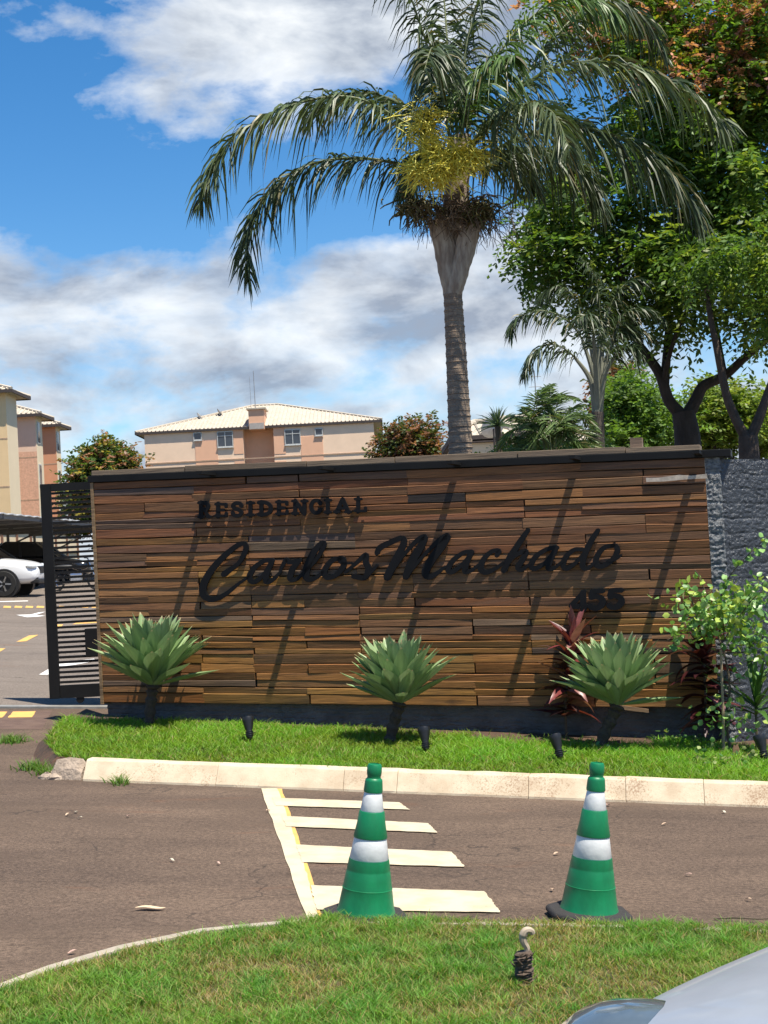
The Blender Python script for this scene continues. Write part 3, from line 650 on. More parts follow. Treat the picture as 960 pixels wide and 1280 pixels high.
CAPS = {  # strokes in a 0..1 box, y up
 'R': [[(.22, 0), (.22, 1)], [(.22, .93), (.62, .93), (.78, .74), (.62, .52), (.22, .52)], [(.5, .5), (.85, .02)], [(.02, .05), (.42, .05)], [(.7, .06), (.98, .06)], [(.02, .95), (.3, .95)]],
 'E': [[(.25, 0), (.25, 1)], [(.05, .92), (.9, .92)], [(.25, .5), (.72, .5)], [(.05, .08), (.92, .08)], [(.88, .92), (.88, .72)], [(.9, .08), (.9, .3)]],
 'S': [[(.85, .72), (.72, .92), (.35, .93), (.15, .74), (.35, .56), (.68, .45), (.85, .26), (.65, .07), (.28, .07), (.12, .28)]],
 'I': [[(.5, 0), (.5, 1)], [(.1, .93), (.9, .93)], [(.1, .07), (.9, .07)]],
 'D': [[(.25, 0), (.25, 1)], [(.05, .92), (.55, .92), (.86, .7), (.88, .3), (.55, .08), (.05, .08)]],
 'N': [[(.2, 0), (.2, 1)], [(.2, .95), (.8, .05)], [(.8, 0), (.8, 1)], [(.02, .06), (.38, .06)], [(.62, .94), (.98, .94)], [(.02, .94), (.2, .94)]],
 'C': [[(.88, .7), (.7, .92), (.38, .92), (.14, .66), (.14, .34), (.38, .08), (.7, .08), (.9, .3)]],
 'A': [[(.12, 0), (.5, .98)], [(.5, .98), (.88, 0)], [(.25, .32), (.75, .32)], [(0, .06), (.3, .06)], [(.68, .06), (1, .06)]],
 'L': [[(.3, 0), (.3, 1)], [(.05, .93), (.55, .93)], [(.05, .08), (.92, .08)], [(.9, .08), (.9, .34)]]}
xr = [('R', 247.5, 263.5), ('E', 268.5, 284), ('S', 288.5, 304), ('I', 307.5, 318), ('D', 322, 340), ('E', 344.5, 360), ('N', 365, 384), ('C', 387, 402), ('I', 405, 414), ('A', 418, 438), ('L', 443, 458)]
for ch, x0, x1 in xr:
    b = MB(); xm = (x0+x1)/2; yb = 647.0-(xm-255)*.036; hgt = 19.5 if ch == 'R' else 17.4
    for i, st in enumerate(CAPS[ch]):
        p = [(x0+a*(x1-x0), yb-c*hgt) for a, c in st]
        if len(p) == 2: p = [p[0], ((p[0][0]+p[1][0])/2, (p[0][1]+p[1][1])/2), p[1]]
        big = abs(p[0][1]-p[-1][1]) > .6*hgt or len(p) > 3
        ribbon(b, p, [5.0 if big else 3.7]*3, LY0-.0012*i, LY1, 3)
    b.build('capital_letter', LET, sign)

# ------------------------------------------------------------------ dark rough wall at the right end
GWL = sw(SW, 0, 0); zt = lambda u: SL.z+SSL*(SW+u)+SH
gw = thing('boundary_wall', 'dark blue grey rough wall at the right end of the timber sign', 'wall', (GWL.x, GWL.y, g(GWL.x, GWL.y)), -STH)
gz0 = gw.location.z
C1 = .13; phi = R(50)             # first a short face in line with the sign, then it turns back
def gwf(u_, v_, w_):
    if u_ <= C1: x, y = u_+.003, .0
    else: x, y = C1+(u_-C1)*math.cos(phi), (u_-C1)*math.sin(phi)
    nx, ny = (0, -1) if u_ <= C1 else (math.sin(phi), -math.cos(phi))
    if abs(u_-C1) < .03: nx, ny = math.sin(phi/2), -math.cos(phi/2)
    base = -.12-.055*x; top = zt(0)-gz0-.002-(0 if u_ < .2 else .02); z = base+(top-base)*v_/2.45
    return (x+nx*w_, y+ny*w_, z)
rough_wall('wall_face', lambda u_, v_, w_: gwf(u_+C1+.012, v_, w_), 520, 330, 3.8, 2.45, gw, STUC, .0075, 41, .12)
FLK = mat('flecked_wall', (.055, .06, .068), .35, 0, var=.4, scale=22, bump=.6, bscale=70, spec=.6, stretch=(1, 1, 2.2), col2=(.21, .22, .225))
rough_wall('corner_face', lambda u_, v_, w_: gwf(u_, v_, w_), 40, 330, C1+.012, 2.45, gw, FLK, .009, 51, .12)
b = MB(); P0 = [Vector((.02, .03, 0)), Vector((C1, .03, 0)), Vector((C1+3.83*math.cos(phi), .02+3.83*math.sin(phi), 0))]; P1 = [p+Vector((-.02, .2, 0)) for p in P0]
top = zt(0)-gz0-.03
ring = P0+P1[::-1]; b.prism([p+Vector((0, 0, -.3)) for p in ring], (0, 0, top+.3)); b.build('wall_core', STUC, gw)

# ------------------------------------------------------------------ sliding gate
GY = gr(64, 884).y+.16
gtop = at(50, 605.5, GY); gbot = at(63, 881, GY)
gate = thing('sliding_gate', 'black metal sliding gate with thin horizontal slats left of the sign', 'gate', (gbot.x, GY, g(gbot.x, GY)))
gz = gate.location.z; zb, ztp = .075, gtop.z-gz; GW = 3.4; th = .05
b = MB()
b.box((.06, 0, (zb+ztp)/2), (.12, th, ztp-zb)); bevel(b.build('gate_post', BLK, gate), .004)
b = MB(); b.box((GW+.075, 0, (zb+ztp)/2), (.10, th, ztp-zb)); bevel(b.build('gate_post', BLK, gate), .004)
b = MB(); b.box((.122+(GW-.10)/2, 0, ztp-.045), (GW-.106, th-.006, .09)); b.build('gate_rail', BLK, gate)
b = MB(); b.box((.122+(GW-.10)/2, 0, zb+.075), (GW-.106, th-.006, .15)); b.build('gate_rail', BLK, gate)
n = 39; z0, z1_ = zb+.15, ztp-.09
b = MB(); b.box((.122+(GW-.10)/2, 0, 0), (GW-.11, .03, .028)); sm = b.mesh('slat')
for i in range(n):
    o = mk('slat', sm, BLK, gate); o.location = (0, 0, z0+(z1_-z0)*(i+.6)/n); o.rotation_euler = (random.uniform(-.05, .05), random.uniform(-.0006, .0006), 0)
lp = at(113, 805, GY)
b = MB(); b.box((lp.x-gate.location.x+.03, -.01, lp.z-gz+.02), (.16, .09, .32)); bevel(b.build('lock_box', BLK, gate), .006)
for wx in (.35, 2.9):
    b = MB(); b.lathe([(.045, -.015), (.045, .015)], 16, (wx, 0, .055), Matrix.Rotation(R(90), 3, 'X')); b.build('roller', BLK, gate)
# ------------------------------------------------------------------ agaves in front of the sign
def agave_mat():
    m = bpy.data.materials.new('agave_leaf'); m.use_nodes = True; t = NT(m.node_tree); t.n.clear()
    out = t.node('ShaderNodeOutputMaterial'); b = t.node('ShaderNodeBsdfPrincipled'); b.inputs['Roughness'].default_value = .48; b.inputs['Specular IOR Level'].default_value = .4
    v = t.node('ShaderNodeTexCoord').outputs['Object']; rnd = t.node('ShaderNodeObjectInfo').outputs['Random']
    sp_ = t.node('ShaderNodeSeparateXYZ'); t.l.new(v, sp_.inputs[0])
    c = t.mix(rnd, (.19, .30, .115, 1), (.295, .395, .19, 1))
    st = t.noise(t.mapping(v, (26, 26, 1.3)), 1.0, 4, .6); c = t.mix(1.0, c, t.ramp(st, [(.3, (.78,)*3), (.7, (1.15,)*3)]), 'MULTIPLY')
    c = t.mix(t.ramp(t.noise(v, 6.0, 5, .6), [(.60, (0, 0, 0)), (.72, (.5,)*3)]), c, (.12, .16, .06, 1))
    c = t.mix(t.ramp(sp_.outputs[2], [(.0, (.8,)*3), (.22, (0, 0, 0))]), c, (.40, .44, .22, 1))
    c = t.mix(t.ramp(sp_.outputs[2], [(.95, (0, 0, 0)), (.975, (1, 1, 1))]), c, (.48, .40, .22, 1))
    t.l.new(c, b.inputs['Base Color'])
    tl = t.node('ShaderNodeBsdfTranslucent'); t.l.new(c, tl.inputs[0]); ms = t.node('ShaderNodeMixShader'); ms.inputs[0].default_value = .14
    t.l.new(b.outputs[0], ms.inputs[1]); t.l.new(tl.outputs[0], ms.inputs[2]); t.l.new(ms.outputs[0], out.inputs[0]); return m
AG = agave_mat()
AGT = mat('agave_trunk', (.085, .055, .038), .9, var=.5, scale=30, bump=1, bscale=50)
def agave_leaf(L, w, bend, seed):
    rs = random.Random(seed); vs = []; n = 7
    prof = [(0, .34), (.14, .5), (.32, .82), (.52, 1.0), (.7, .88), (.86, .52), (.96, .18), (1.0, .02)]
    for t_, pw in prof:
        zz = L*t_; yb = -bend*L*t_*t_          # bends towards -y (outwards and down)
        wd = w*pw*.5; cup = wd*(.75-.45*t_)
        for s_, k in ((-1, 1), (-.5, .3), (0, 0), (.5, .3), (1, 1)):
            vs.append((s_*wd*(1-.1*k), yb+cup*k+rs.uniform(-.001, .001), zz))
    fs = [(i*5+k, i*5+k+1, i*5+k+6, i*5+k+5) for i in range(n) for k in range(4)]
    b = MB(); b.add(vs, fs); return b.mesh('leaf', True)
LEAF = [agave_leaf(1.0, .245, bd, i) for i, bd in enumerate((-.05, .02, .0, .09, -.06, .02))]
for me_ in LEAF: me_.materials.append(AG)
def agave(px, py, ctr, size, lab, seed, n=80, nx=None):
    rs = random.Random(seed); p = gr(px, py, VOFF-.02); q = at(*ctr, p.y); t = thing('agave_plant', lab, 'agave', p, 0, 'agaves along the sign wall')
    top = q-p; b = MB(); pts = catmull([(0, 0, -.03), (top.x*.35, top.y*.35, top.z*.4), (top.x*.8, top.y*.8, top.z*.8), tuple(top)], 5)
    b.tube(pts, [.052+.009*((i*7) % 3-1)+.012*(i > 12) for i in range(len(pts))], 10); b.build('trunk', AGT, t, True)
    ga = 2.39996
    for i in range(n):
        f = i/(n-1)                               # 0 = innermost, upright
        el_ = R(88-62*f**1.2+rs.uniform(-10, 10)-(18 if i in (n-2, n-5, n-9) else 0)); az_ = i*ga+rs.uniform(-.15, .15)
        L = size*(.66+.30*min(1, f*2.2))*(1-.12*max(0, f-.8)/.2)*rs.uniform(.9, 1.08)
        d = Vector((math.cos(az_)*math.cos(el_), math.sin(az_)*math.cos(el_), math.sin(el_)))
        out = Vector((math.cos(az_), math.sin(az_), 0))
        ydir = (Vector((0, 0, 1))*math.cos(el_)-out*math.sin(el_)).normalized()          # inner (upper) side of the leaf
        xdir = ydir.cross(d).normalized(); ydir = d.cross(xdir)
        me_ = LEAF[5 if f < .15 else min(4, int(f*4.2+rs.random()*.9))]
        o = mk('leaf', me_, None, t)
        wsc = rs.uniform(.92, 1.1)
        M = Matrix(((xdir.x, ydir.x, d.x), (xdir.y, ydir.y, d.y), (xdir.z, ydir.z, d.z))).to_4x4()
        pos = top+out*.03+Vector((0, 0, .12*(1-f)-.01))
        o.matrix_local = Matrix.Translation(pos) @ M @ Matrix.Diagonal((L*wsc, L, L, 1))
    return t
agave(186, 910, (191, 856), .70, 'spreading green agave on a short trunk by the gate, leftmost of the three', 1, 112)
agave(486, 930, (500, 878), .62, 'green agave on a short trunk under the middle of the sign', 12, 100)
agave(747, 940, (772, 881), .62, 'green agave on a leaning trunk beside the red leaved plant', 3, 120)

# ------------------------------------------------------------------ strap-leaved plants
def strap_leaf(L, w, droop, n=6, fold=.3):
    vs = []
    for i in range(n+1):
        t_ = i/n; wd = w*.5*math.sin(math.pi*min(1, .12+.88*t_)**.8)*(1 if t_ < 1 else .02); wd = max(wd, w*.02)
        x = L*t_*(1-.25*droop*t_*t_); z = L*(.15*t_-droop*t_*t_*.8)
        for s_ in (-1, 0, 1): vs.append((x, s_*wd, z+abs(s_)*wd*fold))
    b = MB(); b.add(vs, [(i*3+k, i*3+k+1, i*3+k+4, i*3+k+3) for i in range(n) for k in range(2)]); return b.mesh('leaf', True)
REDL = mat('red_leaf', ocol=True, rough=.38, var=.35, scale=7, trans=.18, spec=.5)
STEM = mat('woody_stem', (.12, .09, .06), .9, var=.4, scale=30, bump=.6, bscale=80)
CORD = [strap_leaf(1, .27, d_) for d_ in (.1, .4, .7)]
def cordyline(path, n, Lr, lab, seed, spread=1.0, pal=None, name='red_cordyline', y0=.25, lm=CORD, mt=REDL, cat='cordyline'):
    rs = random.Random(seed); p0 = path[0]; t = thing(name, lab, cat, p0)
    pts = catmull([q-p0 for q in path], 6); b = MB(); b.tube(pts, [.014-.006*i/len(pts) for i in range(len(pts))], 7); b.build('stem', STEM, t, True)
    for i in range(n):
        f = y0+(1-y0)*(i+rs.random()*.5)/n; p = pts[min(len(pts)-1, int(f*(len(pts)-1)))]
        az_ = i*2.4+rs.uniform(-.3, .3); up = R(-5+72*max(0, (f-.5)/.5)**1.5+rs.uniform(-12, 22))
        L = rs.uniform(*Lr)*(1 if f < .9 else .85)
        o = mk('leaf', lm[0 if f > .85 else rs.randrange(3)], None, t)
        if not o.data.materials: o.data.materials.append(mt)
        o.rotation_euler = (rs.uniform(-.4, .4), -up, az_); o.location = p; o.scale = (L*spread, L, L)
        c = rs.choice(pal); j = rs.uniform(.7, 1.25); o.color = (c[0]*j, c[1]*j, c[2]*j, 1)
    return t
RP = [(.15, .028, .03), (.10, .022, .026), (.22, .045, .04), (.30, .10, .09), (.40, .19, .16), (.07, .035, .03)]
pb = gr(708, 924, VOFF-.02)
cordyline([pb, at(707, 880, pb.y), at(712, 830, pb.y-.03), at(717, 786, pb.y-.05)], 64, (.26, .38), 'dark red strap leaved plant on a thin stem left of the right agave', 5, pal=RP)
pb2 = gr(880, 932, VOFF-.02)
DP = [(.06, .012, .014), (.04, .010, .012), (.085, .018, .018), (.24, .10, .10)]
cordyline([pb2, at(882, 880, pb2.y), at(880, 830, pb2.y), at(880, 795, pb2.y)], 60, (.26, .40), 'dark maroon strap leaved plant behind the leafy shrub', 6, pal=DP, name='maroon_cordyline', y0=.2)
GP = [(.05, .12, .02), (.07, .16, .025), (.035, .09, .018)]
GSL = [strap_leaf(1, .10, d_) for d_ in (.05, .2, .5)]
pb3 = gr(946, 944, VOFF-.02)
cordyline([pb3, at(946, 915, pb3.y), at(945, 890, pb3.y), at(945, 872, pb3.y)], 26, (.34, .60), 'green sword leaved plant at the right edge beside the stake', 7, pal=GP, name='sword_leaf_plant', y0=.6, lm=GSL, mt=mat('sword_leaf', ocol=True, rough=.4, var=.2, trans=.2), cat='plant')

# ------------------------------------------------------------------ leafy shrub with stake
def leaf_cards(P, D, L, Wd, col, seed=0, fold=True):
    """rounded leaves (6 corners) at P pointing along D"""
    n = len(P); r2 = np.random.default_rng(seed); D = D/np.linalg.norm(D, axis=1)[:, None]
    rnd = r2.normal(size=(n, 3)); Sd = np.cross(D, rnd); Sd /= np.linalg.norm(Sd, axis=1)[:, None]; N = np.cross(Sd, D)
    l = L[:, None]; w = Wd[:, None]
    V = np.stack([P, P+D*l*.35+Sd*w*.5+N*w*.12, P+D*l*.72+Sd*w*.42+N*w*.12, P+D*l, P+D*l*.72-Sd*w*.42+N*w*.12, P+D*l*.35-Sd*w*.5+N*w*.12], 1).reshape(-1, 3)
    i = np.arange(n)[:, None]*6
    F = np.concatenate([i+np.array([[0, 1, 2, 3]]), i+np.array([[0, 3, 4, 5]])]); C = np.repeat(col, 6, 0)
    return V, F, C
SHL = mat('shrub_leaf', vcol=True, rough=.4, var=.12, trans=.25, spec=.5)
sb = gr(914, 944, VOFF-.02); sh = thing('leafy_shrub', 'tall light green shrub with rounded leaves in front of the dark wall', 'shrub', sb)
Y = sb.y
def sp(px, py, dy=0): return at(px, py, Y+dy)-sb
stems = [[sp(914, 944), sp(908, 900), sp(912, 855), sp(905, 815), sp(900, 790)], [sp(905, 815), sp(890, 780), sp(870, 762), sp(842, 750, -.05)], [sp(900, 790), sp(902, 745), sp(912, 720, -.1), sp(935, 694, -.15), sp(962, 668, -.2)],
         [sp(900, 790), sp(880, 790, -.1), sp(858, 788, -.2), sp(834, 800, -.25)], [sp(905, 800), sp(925, 770, -.2), sp(945, 745, -.3), sp(975, 728, -.4)], [sp(905, 800), sp(905, 768, -.3), sp(915, 750, -.4)], [sp(900, 790), sp(885, 750, .0), sp(875, 722), sp(868, 712)],
         [sp(905, 815), sp(930, 815, .1), sp(948, 800), sp(965, 805)], [sp(912, 855), sp(928, 845, -.1), sp(935, 838, -.1)], [sp(910, 905), sp(925, 898, -.15), sp(938, 905, -.2)], [sp(908, 900), sp(893, 895, -.1), sp(882, 893, -.15)], [sp(870, 762), sp(858, 738), sp(850, 727)],
         [sp(900, 790), sp(915, 770, .15), sp(930, 750, .2), sp(940, 740, .2)], [sp(905, 800), sp(890, 770, -.2), sp(880, 755, -.3)]]
b = MB(); PP = []; DD = []; CC = []
for k, s_ in enumerate(stems):
    c_ = catmull(s_, 8); b.tube(c_, [(.014 if k == 0 else .007)*(1-.6*i/len(c_)) for i in range(len(c_))], 6)
    if k == 0: continue
    nl = {2: 40, 6: 14, 3: 80, 8: 18, 9: 40, 10: 40, 11: 14}.get(k, 150); tight = {2: .018, 6: .012, 11: .015, 3: .05}.get(k, .085)
    for i in range(nl):
        f = random.uniform(.25, 1.0); p = c_[min(len(c_)-1, int(f*(len(c_)-1)))]
        PP.append(np.array(p)+rng.normal(0, tight, 3)); dv = rng.normal(0, 1, 3); dv[2] -= .2; dv[1] -= .5; DD.append(dv)
        pale = random.random(); yl = {5: .7, 1: .3, 6: .6, 11: .8, 9: .4}.get(k, .15)
        if random.random() < yl: c0 = np.array([.36, .46, .08])
        else: c0 = np.array([.24, .42, .12]) if pale < .6 else np.array([.11, .25, .05])
        if pale > .97: c0 = np.array([.55, .55, .38])
        CC.append(c0*random.uniform(.75, 1.2))
b.build('branches', STEM, sh, True)
PP = np.array(PP); V, F, C = leaf_cards(PP, np.array(DD), rng.uniform(.045, .078, len(PP)), rng.uniform(.034, .056, len(PP)), np.array(CC), 3)
mk('foliage', np_mesh('foliage', V, F, C), SHL, sh)
stk = gr(905, 948, VOFF-.03); b = MB(); tp = at(901, 812, stk.y)-stk; b.tube([(0, 0, -.02), tuple(tp*.5+Vector((.004, 0, 0))), tuple(tp)], [.012, .0115, .011], 7)
b.build('wooden_stake', mat('stake_wood', (.34, .25, .15), .85, var=.3, scale=20, stretch=(6, 6, 1)), None, True, label='thin pale wooden stake standing beside the leafy shrub', cat='stake').location = stk
pp = gr(921, 950, VOFF-.02); b = MB(); b.loft([[(-.028, -.012, 0), (.03, -.012, 0), (.03, .012, 0), (-.028, .012, 0)], [(-.03, -.012, .09), (.026, -.012, .09), (.026, .012, .09), (-.03, .012, .09)], [(-.018, -.008, .125), (.014, -.008, .13), (.014, .008, .13), (-.018, .008, .125)]])
b.build('wooden_peg', mat('peg_wood', (.22, .13, .07), .9, var=.4, scale=25), None, label='short brown wooden peg in the soil right of the stake', cat='peg').location = pp
# small groundcover seedlings at the foot of the wall
def seedling(px, py, n, r, lab, pale=.3):
    p = gr(px, py, VOFF-.01); Pn = rng.normal(0, r, (n, 3)); Pn[:, 2] = np.abs(Pn[:, 2])*.7+.01-.055*Pn[:, 0]; D = rng.normal(0, 1, (n, 3)); D[:, 2] = np.abs(D[:, 2])*.5
    c = np.where(rng.random((n, 1)) < pale, np.array([[.30, .36, .12]]), np.array([[.07, .17, .035]]))*rng.uniform(.7, 1.2, (n, 1))
    V, F, C = leaf_cards(Pn, D, rng.uniform(.03, .055, n), rng.uniform(.02, .035, n), c, px)
    mk('seedling', np_mesh('seedling', V, F, C), SHL, None, lab, 'groundcover', 'seedlings along the wall foot', 'stuff').location = p
seedling(752, 944, 26, .05, 'tiny bright seedling at the foot of the right agave')
seedling(845, 935, 60, .10, 'low green groundcover patch right of the right agave')
seedling(872, 940, 46, .08, 'small leafy seedling left of the stake by the dark plinth')
seedling(893, 962, 60, .09, 'bright green low weed in the turf below the stake', .4)
seedling(940, 958, 40, .08, 'pale leafy weed beside the rightmost garden spotlight', .6)

# ------------------------------------------------------------------ garden spotlights
SPM = mat('spot_plastic', (.014, .014, .015), .4, 0, var=.3, scale=20)
GLASS = mat('lamp_glass', (.05, .055, .06), .08, 0, var=.1, spec=.8)
def spotlight(px, py, lean, lab):
    p = gr(px, py, VOFF); t = thing('garden_spotlight', lab, 'spotlight', p, 0, 'garden spotlights in the verge')
    M = (Matrix.Rotation(lean, 3, 'Y') @ Matrix.Rotation(R(-24), 3, 'X'))
    b = MB(); b.tube([(0, 0, -.03), (0, 0, .07)], [.006, .011], 8); b.build('spike', SPM, t)
    b = MB(); b.lathe([(.020, .0), (.026, .01), (.029, .075), (.036, .09), (.048, .15), (.052, .16), (.052, .19), (.045, .19), (.044, .176), (.001, .174)], 20, (0, 0, .05), M); b.build('lamp_body', SPM, t, True)
    for k in range(3):
        b = MB(); b.lathe([(.031, 0), (.035, .002), (.035, .006), (.031, .008)], 18, Vector((0, 0, .05))+M @ Vector((0, 0, .02+.016*k)), M); b.build('cooling_ring', SPM, t)
    b = MB(); b.lathe([(.001, .18), (.043, .18)], 20, (0, 0, .05), M, cap=False); b.build('lens', GLASS, t)
    b = MB(); b.bar((-.05, -.004, .085), (.05, -.004, .10), .012, .006); b.build('bracket', SPM, t)
spotlight(313, 930, -.12, 'black garden spotlight in the turf right of the leftmost agave')
spotlight(533, 945, -.05, 'black garden spotlight in the turf just right of the middle agave')
spotlight(701, 955, -.16, 'black garden spotlight in the turf in front of the red leaved plant')
spotlight(957, 956, -.1, 'black garden spotlight cut by the right edge of the picture')

# ------------------------------------------------------------------ traffic cones
CG = mat('cone_green', (.004, .19, .07), .45, 0, var=.38, scale=8, bump=.06, bscale=60, stretch=(1, 1, .5))
CW = mat('cone_band', (.70, .70, .69), .4, 0, var=.22, scale=9, bump=.10, bscale=30)
CB = mat('cone_rubber', (.030, .027, .026), .8, 0, var=.35, scale=14, bump=.4, bscale=60)
def cone(px, py, lean, rz, lab, top):
    p = gr(px, py, .012); t = thing('traffic_cone', lab, 'traffic cone', p, 0, 'traffic cones on the lane'); t.rotation_euler = (0.0, lean, 0.0)
    H = .752
    def rad(z): return .044+(.142-.044)*(.62-z)/.60 if z < .62 else .044
    b = MB(); prof = [(rad(.032)+.004, .032), (rad(.045)+.002, .045), (rad(.06), .06)]
    for z in (.10, .14, .1495, .1505, .19, .23, .235, .24, .28): prof.append((rad(z)+(-.0012 if z in (.235,) else .0022 if z in (.1495,) else 0), z))
    prof += [(rad(.288), .288)]
    b.lathe(prof, 40); b.build('cone_skirt', CG, t, True)
    b = MB(); b.lathe([(rad(.288)-.004, .288), (rad(.2885)-.002, .292), (rad(.39)-.002, .388), (rad(.39)-.004, .392)], 40); b.build('white_band', CW, t, True)
    b = MB(); b.lathe([(rad(.392)+.001, .392), (rad(.398)+.003, .396), (rad(.46), .46), (rad(.518)+.002, .516), (rad(.52), .52)], 40); b.build('cone_ring', CG, t, True)
    b = MB(); b.lathe([(rad(.52)-.004, .52), (rad(.524)-.002, .524), (rad(.61)-.002, .608), (rad(.612)-.004, .612)], 40); b.build('white_band', CW, t, True)
    b = MB(); b.lathe([(.046, .612), (.047, .62), (.043, .665), (.041, .674), (.034, .680), (.033, .688), (.035, .695), (.037, .71), (.036, .738), (.031, .748), (.024, .75), (.022, .735), (.001, .73)], 32); b.build('cone_top', CG, t, True)
    b = MB(); n = 8; ring = []
    for rr, z in ((.212, -.005), (.218, .012), (.208, .028), (.15, .034)):
        ring.append([Vector((rr*math.cos(2*math.pi*(k+.5)/8+rz)*1.0, rr*math.sin(2*math.pi*(k+.5)/8+rz), z)) for k in range(8)])
    b.loft(ring); o = b.build('rubber_base', CB, t); bevel(o, .006)
    return t
cone(457, 1147, .113, .25, 'green and white traffic cone on the hatched marking', (470, 955))
cone(736, 1144, .113, .9, 'green and white traffic cone standing on bare asphalt right of the hatching', (747, 959))

# ------------------------------------------------------------------ cut palm stump in the lawn
sp0 = gr(656, 1232, .03); t = thing('palm_stump', 'small ringed palm stump with a curled dry tip in the foreground lawn', 'stump', sp0); t.scale = (.78, .78, .66)
SM = mat('stump_fibre', (.17, .12, .085), .95, var=.6, scale=40, bump=1, bscale=70)
b = MB(); pr = []
for i in range(14): z = -.02+i*.0165; pr += [(.046+.004*math.sin(i*2.1), z), (.058+.004*math.sin(i*1.3), z+.006), (.043, z+.0145)]
b.lathe(pr, 14); b.v = [(x*.86+random.uniform(-.006, .006), y*.86+random.uniform(-.006, .006), z+random.uniform(-.005, .005)+.15*x*(z > .15)) for x, y, z in b.v]; b.build('ringed_trunk', SM, t)
b = MB(); pts = catmull([(.012, 0, .18), (.022, 0, .225), (.006, -.004, .268), (.004, -.006, .305), (.022, -.006, .338), (.046, -.004, .336), (.056, -.002, .315)], 7)
n = len(pts); b.tube(pts, [.012+.008*math.sin(math.pi*i/(n-1))+(.003 if i > n*.5 else 0) for i in range(n)], 9); b.build('curled_tip', mat('dry_tip', (.46, .37, .27), .8, var=.35, scale=25), t, True)
for k in range(9):
    a = k*.7; b = MB(); z = .03+.02*k
    b.add([(.05*math.cos(a-.25), .05*math.sin(a-.25), z), (.05*math.cos(a+.25), .05*math.sin(a+.25), z), (.075*math.cos(a), .075*math.sin(a), z+.035)], [(0, 1, 2)]); o = b.build('leaf_scar', SM, t); so_ = o.modifiers.new('t', 'SOLIDIFY'); so_.thickness = .003

# ------------------------------------------------------------------ dry leaves on the asphalt
DL = mat('dry_leaf', ocol=True, rough=.8, var=.25, scale=20)
def dryleaf(px, py, L, w, a, lab, group=None, col=(.50, .36, .22)):
    p = gr(px, py, .016); b = MB(); vs = []
    for i in range(7):
        t_ = i/6; wd = w*.5*math.sin(math.pi*(.04+.92*t_)); z = .004*math.sin(t_*5)+.001
        for s_ in (-1, 0, 1): vs.append(((t_-.5)*L, s_*wd+.04*L*math.sin(t_*6), z+abs(s_)*.002+.001*random.random()))
    b.add(vs, [(i*3+k, i*3+k+1, i*3+k+4, i*3+k+3) for i in range(6) for k in range(2)])
    o = b.build('dry_leaf', DL, None, label=lab, cat='leaf', group=group); o.location = p; o.rotation_euler = (0, R(3.1), a); o.color = (*col, 1)
    m = o.modifiers.new('t', 'SOLIDIFY'); m.thickness = .0015
dryleaf(188, 1135, .15, .045, .12, 'long pale dry leaf lying alone on the dark asphalt at left', col=(.66, .50, .32))
for (x, y) in ((160, 1020), (100, 1022), (84, 1018), (95, 1015), (273, 1079), (215, 1075), (335, 1013), (90, 1190), (860, 1093), (905, 1015), (830, 1030), (695, 1067), (935, 1124), (690, 1112), (760, 1006)):
    dryleaf(x, y, random.uniform(.03, .055), random.uniform(.014, .026), random.uniform(0, 6), 'small fallen dry leaf or petal scattered on the asphalt', 'scattered leaves on the asphalt', random.choice(((.6, .42, .28), (.55, .5, .38), (.5, .33, .26))))
p = gr(930, 1150, .012); b = MB(); b.tube([(-.14, .02, .008), (-.05, .0, .014), (.06, -.03, .010), (.2, -.05, .012)], [.004, .005, .004, .002], 6)
b.build('fallen_twig', STEM, None, True, label='thin dark twig on the asphalt right of the right cone', cat='twig').location = p
